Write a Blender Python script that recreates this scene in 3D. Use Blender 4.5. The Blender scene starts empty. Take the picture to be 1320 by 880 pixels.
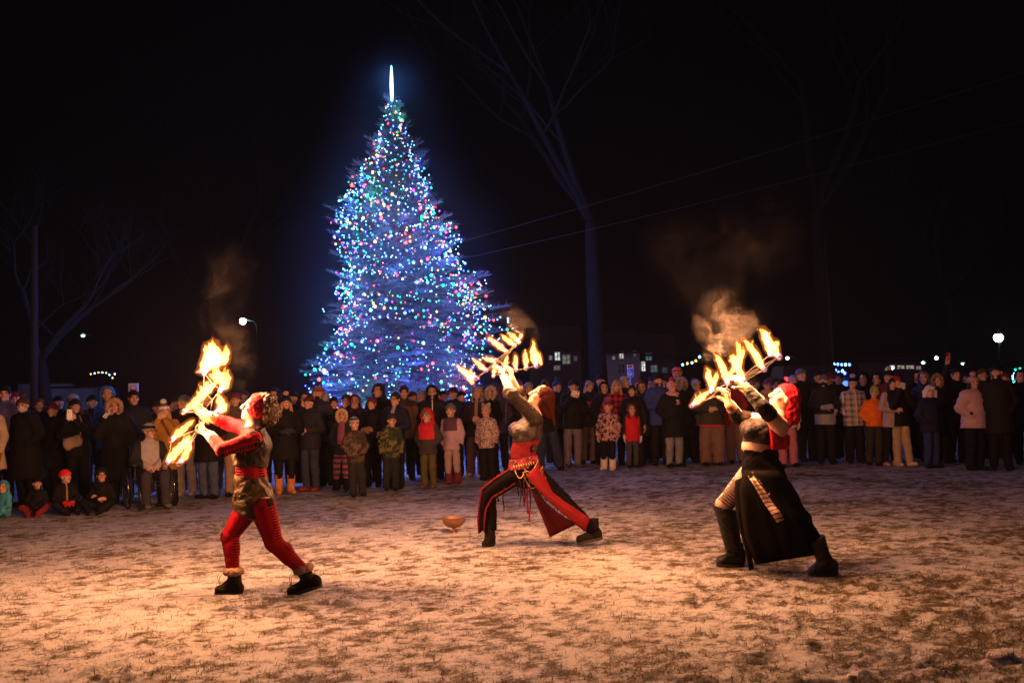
# strengths of the lights
TREE_K, FIRE_K, FLAME_S, SMOKE_K, FILL_K, HAZE, MIST_K = 8.0, 4.9, 230.0, .8, .17, .0002, .015
import bpy, math, random
import numpy as np
from mathutils import Vector, Matrix
R = math.radians
random.seed(7)
rng = np.random.default_rng(7)
scene = bpy.context.scene
COL = scene.collection

# ------------------------------------------------------------------ camera
FPX, CAMZ, PITCH, ROLL = 1283.0, 1.48, 3.35, -1.5
CM = (Matrix.Rotation(R(90 + PITCH), 4, 'X') @ Matrix.Rotation(R(ROLL), 4, 'Z'))
CAM = Vector((0, 0, CAMZ))
cd = bpy.data.cameras.new('camera')
cd.sensor_width = 36.0
cd.lens = 36.0 * FPX / 1320.0
cd.clip_start, cd.clip_end = 0.1, 900
cd.dof.use_dof = True
cd.dof.focus_distance = 9.0
cd.dof.aperture_fstop = 4.5
cam = bpy.data.objects.new('camera', cd)
cam.matrix_world = Matrix.Translation(CAM) @ CM
COL.objects.link(cam)
scene.camera = cam


def ray(px, py):
    return CM.to_3x3() @ Vector(((px - 660) / FPX, (440 - py) / FPX, -1))


def P(px, py, d):
    v = ray(px, py)
    return CAM + v * (d / v.y)


def G(px, py):
    v = ray(px, py)
    return CAM + v * (-CAMZ / v.z)


# ------------------------------------------------------------------ noise
def ground_z(x, y):
    """the field is flat but for a low rise under the middle of the crowd"""
    t = min(1, max(0, (y - 13.5) / 5.5)); t = t * t * (3 - 2 * t)
    return .13 * t * math.exp(-((x - 2.9) / 2.6) ** 2)


def Gm(px, py):
    d = G(px, py).y
    for _ in range(6):
        p = P(px, py, d)
        v = ray(px, py)
        p = CAM + v * ((ground_z(p.x, p.y) - CAMZ) / v.z)
        d = p.y
    return p


_T = np.random.default_rng(11).random((256, 256)).astype(np.float32)


def vnoise(x, y):
    xi = np.floor(x).astype(int); yi = np.floor(y).astype(int)
    fx = (x - xi); fy = (y - yi)
    fx = fx * fx * (3 - 2 * fx); fy = fy * fy * (3 - 2 * fy)
    a = _T[xi & 255, yi & 255]; b = _T[(xi + 1) & 255, yi & 255]
    c = _T[xi & 255, (yi + 1) & 255]; e = _T[(xi + 1) & 255, (yi + 1) & 255]
    return (a * (1 - fx) + b * fx) * (1 - fy) + (c * (1 - fx) + e * fx) * fy


def fbm(x, y, oct=4, gain=.5, lac=2.03):
    s = 0; a = 1; t = 0
    for i in range(oct):
        s = s + a * vnoise(x + 17.3 * i, y + 31.7 * i); t += a
        x = x * lac; y = y * lac; a *= gain
    return s / t


# ------------------------------------------------------------------ objects
def tag(o, label=None, cat=None, group=None, kind=None):
    if label: o['label'] = label
    if cat: o['category'] = cat
    if group: o['group'] = group
    if kind: o['kind'] = kind
    return o


def empty(name, loc, label, cat, group=None, rz=0, s=1):
    o = bpy.data.objects.new(name, None)
    o.location = loc; o.rotation_euler = (0, 0, rz); o.scale = (s, s, s)
    o.empty_display_size = .1
    COL.objects.link(o)
    return tag(o, label, cat, group)


def mesh(name, v, q, smooth=True):
    """v: n x 3, q: m x k (k = 3 or 4) -> mesh data with one empty material slot"""
    me = bpy.data.meshes.new(name)
    v = np.asarray(v, np.float32); q = np.asarray(q, np.int32)
    me.vertices.add(len(v)); me.vertices.foreach_set('co', v.ravel())
    k = q.shape[1]
    me.loops.add(q.size); me.loops.foreach_set('vertex_index', q.ravel())
    me.polygons.add(len(q)); me.polygons.foreach_set('loop_start', np.arange(len(q), dtype=np.int32) * k)
    if smooth: me.polygons.foreach_set('use_smooth', np.ones(len(q), bool))
    me.update(calc_edges=True)
    me.materials.append(None)
    return me


def link(name, me, mat, parent=None, loc=None, rot=None, scale=None):
    o = bpy.data.objects.new(name, me)
    COL.objects.link(o)
    if parent: o.parent = parent
    if loc is not None: o.location = loc
    if rot is not None: o.rotation_euler = rot
    if scale is not None: o.scale = scale
    if mat:
        if not len(me.materials): me.materials.append(None)
        o.material_slots[0].link = 'OBJECT'
        o.material_slots[0].material = mat
    return o


class MB:
    """collects simple shapes into one mesh (mixed polygon sizes)"""
    def __init__(s): s.v = []; s.f = []

    def add(s, v, f):
        b = len(s.v)
        s.v += [tuple(x) for x in v]; s.f += [tuple(b + i for i in p) for p in f]
        return s

    def box(s, lo, hi, M=None):
        v = [Vector((x, y, z)) for x in (lo[0], hi[0]) for y in (lo[1], hi[1]) for z in (lo[2], hi[2])]
        if M: v = [M @ p for p in v]
        return s.add(v, [(0, 1, 3, 2), (4, 6, 7, 5), (0, 4, 5, 1), (2, 3, 7, 6), (0, 2, 6, 4), (1, 5, 7, 3)])

    def tube(s, pts, r, n=6, close=True):
        pts = [Vector(p) for p in pts]
        rs = r if isinstance(r, (list, tuple)) else [r] * len(pts)
        t0 = (pts[1] - pts[0]).normalized()
        up = Vector((0, 0, 1)) if abs(t0.z) < .9 else Vector((1, 0, 0))
        side = t0.cross(up).normalized()
        V = []; F = []
        for i, p in enumerate(pts):
            t = (pts[min(i + 1, len(pts) - 1)] - pts[max(i - 1, 0)])
            t = t.normalized() if t.length > 1e-9 else t0
            side = (side - t * side.dot(t)).normalized()
            w = t.cross(side)
            for k in range(n):
                a = 2 * math.pi * k / n
                V.append(p + (side * math.cos(a) + w * math.sin(a)) * rs[i])
        for i in range(len(pts) - 1):
            for k in range(n):
                F.append((i * n + k, i * n + (k + 1) % n, (i + 1) * n + (k + 1) % n, (i + 1) * n + k))
        if close:
            F.append(tuple(range(n - 1, -1, -1))); F.append(tuple(range((len(pts) - 1) * n, len(pts) * n)))
        return s.add(V, F)

    def lathe(s, prof, n=20, c=(0, 0, 0), closed=False):
        V = []; F = []
        for r, z in prof:
            for k in range(n):
                a = 2 * math.pi * k / n
                V.append((c[0] + r * math.cos(a), c[1] + r * math.sin(a), c[2] + z))
        for i in range(len(prof) - 1):
            for k in range(n):
                F.append((i * n + k, i * n + (k + 1) % n, (i + 1) * n + (k + 1) % n, (i + 1) * n + k))
        return s.add(V, F)

    def ball(s, c, r, n=8, m=6):
        prof = [(max(1e-4, r * math.sin(math.pi * i / m)), -r * math.cos(math.pi * i / m)) for i in range(m + 1)]
        return s.lathe(prof, n, c)

    def sheet(s, rows, th=.006):
        """grid of points -> closed thick sheet"""
        rows = [[Vector(p) for p in r] for r in rows]
        n, m = len(rows), len(rows[0])
        N = [[None] * m for _ in range(n)]
        for i in range(n):
            for j in range(m):
                a = rows[min(i + 1, n - 1)][j] - rows[max(i - 1, 0)][j]
                b = rows[i][min(j + 1, m - 1)] - rows[i][max(j - 1, 0)]
                c = a.cross(b); N[i][j] = c.normalized() if c.length > 1e-12 else Vector((0, 1, 0))
        V = [rows[i][j] + N[i][j] * th / 2 for i in range(n) for j in range(m)] + [rows[i][j] - N[i][j] * th / 2 for i in range(n) for j in range(m)]
        o = n * m; F = []
        for i in range(n - 1):
            for j in range(m - 1):
                a, b, c, d = i * m + j, i * m + j + 1, (i + 1) * m + j + 1, (i + 1) * m + j
                F.append((a, b, c, d)); F.append((o + d, o + c, o + b, o + a))
        ring = [j for j in range(m)] + [i * m + m - 1 for i in range(1, n)] + [(n - 1) * m + j for j in range(m - 2, -1, -1)] + [i * m for i in range(n - 2, 0, -1)]
        for a, b in zip(ring, ring[1:] + ring[:1]): F.append((b, a, o + a, o + b))
        return s.add(V, F)

    def data(s, name, smooth=False, base=None):
        me = bpy.data.meshes.new(name)
        v = s.v if base is None else [(x[0] - base[0], x[1] - base[1], x[2] - base[2]) for x in s.v]
        me.from_pydata(v, [], s.f)
        if smooth: me.polygons.foreach_set('use_smooth', np.ones(len(me.polygons), bool))
        me.update(); me.materials.append(None)
        return me

    def build(s, name, mat, parent=None, smooth=False, base=None, loc=None):
        return link(name, s.data(name, smooth, base), mat, parent, loc)


# ------------------------------------------------------------------ signed distance modelling
def _v(a): return np.array(a, np.float64)


def C(a, b, ra, rb=None, side=(1, 0, 0), k=.02):
    """tapered capsule; radii may be (along side, across)"""
    if rb is None: rb = ra
    ra = (ra, ra) if not isinstance(ra, tuple) else ra
    rb = (rb, rb) if not isinstance(rb, tuple) else rb
    a = _v(a); b = _v(b)
    if np.linalg.norm(b - a) < 1e-5: b = a + _v((0, 0, 1e-4))
    return [a, b, ra, rb, _v(side), k]


def E(c, r, u=(0, 0, 1), side=(1, 0, 0), k=.02):
    """ellipsoid: r = (side, across, up)"""
    return ['E', _v(c), r, _v(u), _v(side), k]


def frame(u, side):
    u = u / np.linalg.norm(u)
    s = side - u * (side @ u)
    if np.linalg.norm(s) < 1e-4:
        s = _v((0, 1, 0)) - u * u[1]
    s = s / np.linalg.norm(s)
    return u, s, np.cross(u, s)


class Vol:
    def __init__(s, lo, hi, h):
        s.h = h
        s.lo = np.floor(_v(lo) / h) * h
        n = np.ceil((_v(hi) - s.lo) / h).astype(int) + 1
        s.n = n
        s.ax = [(s.lo[i] + h * np.arange(n[i])).astype(np.float32) for i in range(3)]
        s.D = np.full(tuple(n), .25, np.float32)

    def grid(s, lo=None, hi=None):
        sl = []
        for i in range(3):
            a = 0 if lo is None else max(0, int((lo[i] - s.lo[i]) / s.h))
            b = s.n[i] if hi is None else min(s.n[i], int((hi[i] - s.lo[i]) / s.h) + 2)
            sl.append(slice(a, max(a, b)))
        return tuple(sl), s.ax[0][sl[0]][:, None, None], s.ax[1][sl[1]][None, :, None], s.ax[2][sl[2]][None, None, :]

    def prim(s, p, inf=0.0, pad=.05):
        if isinstance(p[0], str):
            _, c, r, u, side, k = p
            r = [x + inf for x in r]
            u, v, w = frame(u, side)
            m = max(r) + pad
            sl, X, Y, Z = s.grid(c - m, c + m)
            X = X - np.float32(c[0]); Y = Y - np.float32(c[1]); Z = Z - np.float32(c[2])
            du = X * u[0] + Y * u[1] + Z * u[2]
            dv = X * v[0] + Y * v[1] + Z * v[2]
            dw = X * w[0] + Y * w[1] + Z * w[2]
            q = np.sqrt((dv / r[0]) ** 2 + (dw / r[1]) ** 2 + (du / r[2]) ** 2)
            q2 = np.sqrt((dv / r[0] ** 2) ** 2 + (dw / r[1] ** 2) ** 2 + (du / r[2] ** 2) ** 2) + 1e-6
            return sl, np.maximum(q * (q - 1) / q2, -min(r)).astype(np.float32), k
        a, b, ra, rb, side, k = p
        m = max(ra + rb) + inf + pad
        sl, X, Y, Z = s.grid(np.minimum(a, b) - m, np.maximum(a, b) + m)
        L = np.linalg.norm(b - a)
        u, v, w = frame(b - a, side)
        X = X - np.float32(a[0]); Y = Y - np.float32(a[1]); Z = Z - np.float32(a[2])
        du = X * u[0] + Y * u[1] + Z * u[2]
        t = np.clip(du / L, 0, 1)
        ex = du - t * L
        dv = X * v[0] + Y * v[1] + Z * v[2]
        dw = X * w[0] + Y * w[1] + Z * w[2]
        rv = ra[0] + inf + (rb[0] - ra[0]) * t
        rw = ra[1] + inf + (rb[1] - ra[1]) * t
        rm = np.minimum(rv, rw)
        d = (np.sqrt((dv / rv) ** 2 + (dw / rw) ** 2 + (ex / rm) ** 2) - 1) * rm
        return sl, d.astype(np.float32), k

    def add(s, ps, inf=0.0):
        for p in ps:
            sl, b, k = s.prim(p, inf)
            a = s.D[sl]
            h = np.clip(.5 + .5 * (b - a) / k, 0, 1)
            s.D[sl] = b + (a - b) * h - k * h * (1 - h)
        return s

    def cut(s, ps, inf=0.0):
        for p in ps:
            sl, b, k = s.prim(p, inf, .03)
            a = s.D[sl]; b = -b
            h = np.clip(.5 - .5 * (b - a) / k, 0, 1)
            s.D[sl] = b + (a - b) * h + k * h * (1 - h)
        return s

    def plane(s, pt, n):
        """keep the side the normal points away from"""
        n = _v(n) / np.linalg.norm(n)
        _, X, Y, Z = s.grid()
        s.D = np.maximum(s.D, ((X - pt[0]) * n[0] + (Y - pt[1]) * n[1] + (Z - pt[2]) * n[2]).astype(np.float32))
        return s

    def rough(s, amp, f, seed=0, az=1.0):
        _, X, Y, Z = s.grid()
        X = X * f + seed; Y = Y * f + seed * 1.7; Z = Z * f * az + seed * .6
        w = np.sin(X * 1.0 + 1.3 * np.sin(Z * .9 + Y)) * np.sin(Z * 1.1 + 1.1 * np.sin(Y * 1.3 + X * .6)) + .5 * np.sin(2.1 * Y + 1.7 * X + 2 * np.sin(Z * 1.3))
        s.D = s.D + (amp * w).astype(np.float32)
        return s

    def shell(s, t):
        s.D = np.maximum(s.D, -(s.D + t)); return s

    def surf(s):
        D = s.D
        D[0] = D[-1] = .1; D[:, 0] = D[:, -1] = .1; D[:, :, 0] = D[:, :, -1] = .1
        I = D < 0
        n = [x - 1 for x in D.shape]
        cnt = np.zeros(n, np.int8)
        for dx in (0, 1):
            for dy in (0, 1):
                for dz in (0, 1):
                    cnt += I[dx:dx + n[0], dy:dy + n[1], dz:dz + n[2]]
        act = np.argwhere((cnt > 0) & (cnt < 8))
        ident = np.full(n, -1, np.int32)
        ident[act[:, 0], act[:, 1], act[:, 2]] = np.arange(len(act))
        acc = np.zeros((len(act), 3)); num = np.zeros(len(act))
        for ax in range(3):
            o = [i for i in range(3) if i != ax]
            for p in (0, 1):
                for q in (0, 1):
                    i0 = act.copy(); i0[:, o[0]] += p; i0[:, o[1]] += q
                    i1 = i0.copy(); i1[:, ax] += 1
                    d0 = D[i0[:, 0], i0[:, 1], i0[:, 2]]; d1 = D[i1[:, 0], i1[:, 1], i1[:, 2]]
                    c = (d0 < 0) != (d1 < 0)
                    t = d0[c] / (d0[c] - d1[c])
                    pt = i0[c].astype(float); pt[:, ax] += t
                    acc[c] += pt; num[c] += 1
        V = acc / num[:, None] * s.h + s.lo
        Q = []
        for ax in range(3):
            o = [(ax + 1) % 3, (ax + 2) % 3]
            a = np.take(I, range(0, D.shape[ax] - 1), ax); b = np.take(I, range(1, D.shape[ax]), ax)
            e = np.argwhere(a != b)
            flip = a[e[:, 0], e[:, 1], e[:, 2]]
            def cell(p, q):
                c = e.copy(); c[:, o[0]] -= p; c[:, o[1]] -= q
                return ident[c[:, 0], c[:, 1], c[:, 2]]
            q4 = np.stack([cell(1, 1), cell(0, 1), cell(0, 0), cell(1, 0)], 1)
            q4[~flip] = q4[~flip][:, ::-1]
            Q.append(q4)
        Q = np.concatenate(Q)
        return V.astype(np.float32), Q[(Q >= 0).all(1)]


def bounds(ps, inf=0, pad=.03):
    lo = np.full(3, 1e9); hi = -lo
    for p in ps:
        if isinstance(p[0], str):
            m = max(p[2]) + inf + pad; lo = np.minimum(lo, p[1] - m); hi = np.maximum(hi, p[1] + m)
        else:
            m = max(p[2] + p[3]) + inf + pad
            lo = np.minimum(lo, np.minimum(p[0], p[1]) - m); hi = np.maximum(hi, np.maximum(p[0], p[1]) + m)
    return lo, hi


def vol(ps, h, inf=0):
    lo, hi = bounds(ps, inf)
    return Vol(lo, hi, h).add(ps, inf)


def smooth(V, Q, it=1, f=.5):
    for _ in range(it):
        s = np.zeros_like(V); c = np.zeros(len(V), np.float32)
        for a, b in ((0, 1), (1, 2), (2, 3), (3, 0)):
            for i, j in ((a, b), (b, a)):
                np.add.at(s, Q[:, i], V[Q[:, j]]); np.add.at(c, Q[:, i], 1)
        V = V + f * (s / np.maximum(c, 1)[:, None] - V)
    return V.astype(np.float32)


def head_prims(c, f, u, s=1.0):
    """a human head: c centre, f the way it looks, u up"""
    c = _v(c); f = _v(f) / np.linalg.norm(f); u = _v(u); u = u - f * (u @ f); u /= np.linalg.norm(u)
    x = np.cross(f, u)
    def L(a, b, e): return c + (x * a - f * b + u * e) * s
    def e(p, r, k=.02): return E(L(*p), tuple(q * s for q in r), u, x, k * s)
    def cc(p, q, ra, rb, k=.012): return C(L(*p), L(*q), ra * s, rb * s, x, k * s)
    add = [e((0, .012, .03), (.073, .093, .092)), e((0, -.022, -.045), (.056, .066, .062), .03), e((0, -.07, -.088), (.024, .022, .02), .03),
           cc((-.032, -.078, .034), (.032, -.078, .034), .012, .012, .015), cc((0, -.088, .02), (0, -.112, -.02), .009, .013, .012),
           cc((-.012, -.1, -.024), (.012, -.1, -.024), .008, .008, .008),
           e((-.043, -.058, -.018), (.022, .024, .02)), e((.043, -.058, -.018), (.022, .024, .02)),
           e((0, -.09, -.045), (.024, .011, .0075), .006), e((0, -.087, -.058), (.021, .011, .0085), .006),
           e((-.075, .008, -.002), (.01, .02, .031), .006), e((.075, .008, -.002), (.01, .02, .031), .006)]
    cut = [e((-.031, -.1, .012), (.016, .018, .011), .014), e((.031, -.1, .012), (.016, .018, .011), .014)]
    eyes = [e((-.031, -.074, .011), (.0125, .0125, .0125), .003), e((.031, -.074, .011), (.0125, .0125, .0125), .003)]
    return add, cut, eyes, (c, x, -f, u, s)


def face_tone(V, fr):
    """colour of lips, brows and eyes by place on the face"""
    c, x, b, u, s = fr
    q = (V - c) / s
    X = q @ x; B = q @ b; U = q @ u
    T = np.ones((len(V), 4), np.float32)
    front = B < -.03
    lips = front & (np.abs(X) < .026) & (U > -.066) & (U < -.037) & (B < -.07)
    brow = front & (np.abs(X) > .012) & (np.abs(X) < .052) & (U > .03) & (U < .045)
    eye = front & ((np.abs(X) - .031) ** 2 + (U - .011) ** 2 < .0115 ** 2)
    T[lips] = (.85, .55, .55, 1); T[brow] = (.45, .36, .3, 1); T[eye] = (.12, .1, .1, 1)
    ch = np.exp(-(((np.abs(X) - .045) / .022) ** 2 + ((U + .02) / .02) ** 2)) * front
    T[:, 1] *= 1 - .16 * ch; T[:, 2] *= 1 - .18 * ch
    return T


def set_attr(me, name, arr, typ):
    a = me.attributes.new(name, typ, 'POINT')
    key = {'FLOAT': 'value', 'FLOAT_VECTOR': 'vector', 'FLOAT_COLOR': 'color'}[typ]
    a.data.foreach_set(key, np.asarray(arr, np.float32).ravel())


def hand(w, d, n, s=1, curl=.5, sc=1.0, spread=.10):
    """palm, four unequal bent fingers and a thumb. d towards the fingers, n the way they curl, s the thumb's side"""
    w = _v(w); d = _v(d) / np.linalg.norm(d); n = _v(n); n = n - d * (n @ d); n /= np.linalg.norm(n)
    x = np.cross(d, n) * s
    k = .006 * sc
    out = [C(w - d * .01 * sc, w + d * .08 * sc, (.027 * sc, .02 * sc), (.038 * sc, .014 * sc), x, .012 * sc)]
    for i, (ln, r) in enumerate(((.072, .0088), (.082, .0092), (.076, .0088), (.058, .0078))):
        o = (.029 - .0195 * i)
        p = w + d * (.084 - (.006 if i == 3 else 0)) * sc + x * o * sc
        dirv = d + x * o / .029 * spread
        dirv /= np.linalg.norm(dirv)
        a = 0
        for j, (fr, da) in enumerate(((.45, .5), (.32, .9), (.26, .7))):
            a += curl * da
            q = p + (dirv * math.cos(a) + n * math.sin(a)) * ln * fr * sc
            out.append(C(p, q, r * sc * (1 - .08 * j), r * sc * (.93 - .1 * j), x, k)); p = q
    p = w + (d * .022 + x * .03) * sc
    q = p + (d * .6 + x * .6 + n * .45) / .96 * .042 * sc
    out.append(C(p, q, .012 * sc, .010 * sc, x, k * 1.5))
    t = d * (.75 - curl * .3) + x * (.2 - curl * .35) + n * (.4 + curl * .5)
    out.append(C(q, q + t / np.linalg.norm(t) * .034 * sc, .0098 * sc, .008 * sc, x, k))
    return out


# ------------------------------------------------------------------ materials
class NT:
    def __init__(s, name):
        s.m = bpy.data.materials.new(name); s.m.use_nodes = True
        s.t = s.m.node_tree; s.t.nodes.clear()
        s.out = s.n('OutputMaterial')

    def n(s, typ, **kw):
        nd = s.t.nodes.new('ShaderNode' + typ)
        for k, v in kw.items():
            if k.startswith('i_'): nd.inputs[k[2:].replace('_', ' ')].default_value = v
            else: setattr(nd, k, v)
        return nd

    def l(s, a, b): s.t.links.new(a, b)

    def math(s, op, a, b=None, c=None, clamp=False):
        nd = s.n('Math', operation=op, use_clamp=clamp)
        for i, x in enumerate((a, b, c)):
            if x is None: continue
            if isinstance(x, (int, float)): nd.inputs[i].default_value = x
            else: s.l(x, nd.inputs[i])
        return nd.outputs[0]

    def mix(s, f, a, b, blend='MIX'):
        nd = s.n('Mix', data_type='RGBA', blend_type=blend)
        for i, x in ((0, f), (6, a), (7, b)):
            if isinstance(x, (int, float)): nd.inputs[i].default_value = x
            elif isinstance(x, tuple): nd.inputs[i].default_value = (*x[:3], 1)
            else: s.l(x, nd.inputs[i])
        return nd.outputs[2]

    def ramp(s, f, stops):
        nd = s.n('ValToRGB')
        while len(nd.color_ramp.elements) < len(stops): nd.color_ramp.elements.new(.5)
        for e, (p, c) in zip(nd.color_ramp.elements, stops):
            e.position = p; e.color = (c, c, c, 1) if isinstance(c, (int, float)) else (*c, 1)
        s.l(f, nd.inputs[0]); return nd.outputs[0]

    def noise(s, scale, detail=3, rough=.55, vec=None, dist=0):
        nd = s.n('TexNoise', i_Scale=scale, i_Detail=detail, i_Roughness=rough, i_Distortion=dist)
        if vec is not None: s.l(vec, nd.inputs['Vector'])
        return nd.outputs['Fac']

    def obj(s): return s.n('TexCoord').outputs['Object']

    def sep(s, v):
        nd = s.n('SeparateXYZ'); s.l(v, nd.inputs[0]); return nd.outputs

    def bsdf(s, col, rough=.7, metal=0, bump=None, bstr=.3, bdist=.01, spec=.4, sheen=0, coat=0):
        b = s.n('BsdfPrincipled')
        b.inputs['Roughness'].default_value = rough if isinstance(rough, float) else .5
        if not isinstance(rough, (float, int)): s.l(rough, b.inputs['Roughness'])
        b.inputs['Metallic'].default_value = metal
        b.inputs['Specular IOR Level'].default_value = spec
        b.inputs['Sheen Weight'].default_value = sheen
        b.inputs['Coat Weight'].default_value = coat
        if isinstance(col, tuple): b.inputs['Base Color'].default_value = (*col[:3], 1)
        else: s.l(col, b.inputs['Base Color'])
        if bump is not None:
            bn = s.n('Bump', i_Strength=bstr, i_Distance=bdist)
            s.l(bump, bn.inputs['Height']); s.l(bn.outputs[0], b.inputs['Normal'])
        s.l(b.outputs[0], s.out.inputs['Surface'])
        return s.m


_mc = {}


def plain(name, col, rough=.6, metal=0.0, var=.25, scale=30, bstr=.15, spec=.4, coat=0.0):
    key = (name, col, rough, metal, var, scale, bstr)
    if key in _mc: return _mc[key]
    t = NT(name); v = t.obj()
    n = t.noise(scale, 4, .6, v)
    c = t.mix(n, tuple(x * (1 - var) for x in col), tuple(min(1, x * (1 + var)) for x in col))
    _mc[key] = t.bsdf(c, float(rough), metal, n, bstr, .01, spec, 0, coat)
    return _mc[key]


def cloth(col, pat=None, col2=(.02, .02, .02), col3=None, rough=.8, p=0.0, q=.1, spec=.14):
    """woven cloth with a pattern in the garment's own coordinates"""
    key = ('cloth', col, pat, col2, col3, rough, p, q, spec)
    if key in _mc: return _mc[key]
    t = NT('cloth_' + (pat or 'plain')); v = t.obj()
    X, Y, Z = t.sep(v)
    base = col; h = t.noise(55, 4, .65, v)
    if pat == 'yoke':            # upper body above z = p in the second colour
        base = t.mix(t.math('GREATER_THAN', Z, p), col, col2)
    elif pat == 'yokeslv':       # as yoke, sleeves beyond |x| = q in the first colour
        m = t.math('MULTIPLY', t.math('GREATER_THAN', Z, p), t.math('LESS_THAN', t.math('ABSOLUTE', X), q))
        base = t.mix(m, col, col2)
    elif pat == 'front':         # panel in the front
        m = t.math('MULTIPLY', t.math('LESS_THAN', Y, -.04), t.math('LESS_THAN', t.math('ABSOLUTE', X), q))
        m = t.math('MULTIPLY', m, t.math('GREATER_THAN', Z, p))
        base = t.mix(m, col, col2)
    elif pat == 'band':          # a band between z = p and p + q
        m = t.math('MULTIPLY', t.math('GREATER_THAN', Z, p), t.math('LESS_THAN', Z, p + q))
        base = t.mix(m, col, col2)
    elif pat == 'zip':           # pale zip down the front
        m = t.math('MULTIPLY', t.math('LESS_THAN', Y, -.04), t.math('LESS_THAN', t.math('ABSOLUTE', X), .008))
        base = t.mix(m, col, col2)
    elif pat == 'camo':
        n1 = t.noise(9, 2, .5, v); n2 = t.noise(14, 2, .5, t.n('Mapping').outputs[0])
        n2 = t.noise(13, 3, .5, v, 1.5)
        base = t.mix(t.math('GREATER_THAN', n1, .52), col, col2)
        base = t.mix(t.math('GREATER_THAN', n2, .56), base, col3 or col2)
    elif pat == 'floral':
        vo = t.n('TexVoronoi', i_Scale=q); t.l(v, vo.inputs['Vector'])
        m = t.math('GREATER_THAN', t.noise(q * 1.1, 3, .7, v, 1.0), .5)
        base = t.mix(m, col, col2)
        m = t.math('LESS_THAN', vo.outputs['Distance'], .28)
        base = t.mix(m, base, col3 or col2)
    elif pat == 'plaid':
        a = t.math('GREATER_THAN', t.math('SINE', t.math('MULTIPLY', X, 55.0)), .2)
        b = t.math('GREATER_THAN', t.math('SINE', t.math('MULTIPLY', Z, 55.0)), .2)
        base = t.mix(t.math('MULTIPLY', t.math('ADD', a, b), .5), col, col2)
        if col3:
            c = t.math('GREATER_THAN', t.math('SINE', t.math('ADD', t.math('MULTIPLY', X, 27.5), 1.5)), .93)
            base = t.mix(c, base, col3)
    elif pat == 'stripes':
        m = t.math('GREATER_THAN', t.math('SINE', t.math('MULTIPLY', Z, q)), 0)
        base = t.mix(m, col, col2)
    elif pat == 'jeans':
        base = t.mix(t.noise(4, 4, .6, v), col, col2)
    elif pat == 'knit':
        w = t.math('SINE', t.math('MULTIPLY', Z, 260.0)); h = t.math('ADD', h, t.math('MULTIPLY', w, .4))
    n = t.noise(7, 5, .65, v)
    dark = t.ramp(n, [(.25, .72), (.75, 1.18)])
    c = t.mix(1.0, base, dark, 'MULTIPLY')
    _mc[key] = t.bsdf(c, float(rough), 0, h, .3, .006, spec, 0)
    return _mc[key]


def skin_mat(col, name='skin'):
    key = ('skin', col)
    if key in _mc: return _mc[key]
    t = NT(name)
    a = t.n('Attribute', attribute_name='Tone')
    n = t.noise(25, 4, .6, t.obj())
    c = t.mix(n, tuple(x * .88 for x in col), tuple(min(1, x * 1.1) for x in col))
    c = t.mix(1.0, c, a.outputs['Color'], 'MULTIPLY')
    m = t.bsdf(c, .52, 0, n, .08, .004, .35)
    _mc[key] = m
    return m


def emit(name, col, strength):
    t = NT(name)
    e = t.n('Emission', i_Strength=strength); e.inputs[0].default_value = (*col, 1)
    t.l(e.outputs[0], t.out.inputs['Surface'])
    return t.m


def lamp(name, loc, energy, col, r=.05, parent=None):
    l = bpy.data.lights.new(name, 'POINT'); l.energy = energy; l.color = col; l.shadow_soft_size = r
    o = bpy.data.objects.new(name, l); COL.objects.link(o); o.location = loc
    if parent: o.parent = parent
    return o


# ------------------------------------------------------------------ world: night sky and an added fill lamp
w = bpy.data.worlds.new('World'); scene.world = w; w.use_nodes = True
bg = w.node_tree.nodes['Background']
bg.inputs[0].default_value = (.42, .34, .75, 1)
bg.inputs[1].default_value = .0013
sl = bpy.data.lights.new('night_fill', 'SUN'); sl.energy = FILL_K; sl.angle = R(70); sl.color = (.88, .52, .95)      # mauve ambient fill from behind the camera, added to lift crowd and ground
so = bpy.data.objects.new('night_fill', sl); so.rotation_euler = (R(42), 0, R(-12)); COL.objects.link(so)
vs = scene.view_settings
vs.view_transform = 'Standard'; vs.look = 'None'; vs.exposure = 0; vs.gamma = 1; vs.use_curve_mapping = False
cy = scene.cycles
cy.use_denoising = True
cy.max_bounces = 6; cy.diffuse_bounces = 2; cy.glossy_bounces = 2; cy.transmission_bounces = 4; cy.volume_bounces = 0; cy.transparent_max_bounces = 12
cy.sample_clamp_indirect = 4
cy.use_light_tree = True
# ------------------------------------------------------------------ ground: trampled grass under a dusting of snow
def snow_amount(x, y):
    a = fbm(x * 1.15 + 40, y * 1.05 + 40, 3)
    b = fbm(x * 6.4 + 9, y * 6.2 + 77, 4, .62)
    c = fbm(x * .33 + 3, y * .3 + 5, 2)
    d = fbm(x * 17 + 3, y * 16 + 8, 3, .65)
    return .14 * a + .33 * b + .09 * c + .44 * d


def ground_h(x, y):
    t = np.clip((y - 13.5) / 5.5, 0, 1); t = t * t * (3 - 2 * t)
    z = .13 * t * np.exp(-((x - 2.9) / 2.6) ** 2)
    near = np.clip((30 - y) / 12, 0, 1) * np.clip((y - 1) / 2, 0, 1)
    tramp = np.clip((x - 1.0) / 3, 0, 1) * np.clip((9.5 - y) / 3, 0, 1)
    z = z + near * (.018 * (fbm(x * 2.3, y * 2.3, 3) - .5) + (.014 + .03 * tramp) * (fbm(x * 8.5 + 5, y * 8.5, 3, .6) - .5))
    return z + prints(x, y)


_pr = np.random.default_rng(31)
PRINTS = [(_pr.uniform(-5.5, 6.5), 5.0 + 9 * _pr.random() ** 1.6, _pr.uniform(0, 3.14)) for _ in range(330)] + [(_pr.uniform(1.2, 5.2), _pr.uniform(4.9, 8.2), _pr.uniform(0, 3.14)) for _ in range(150)]


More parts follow.
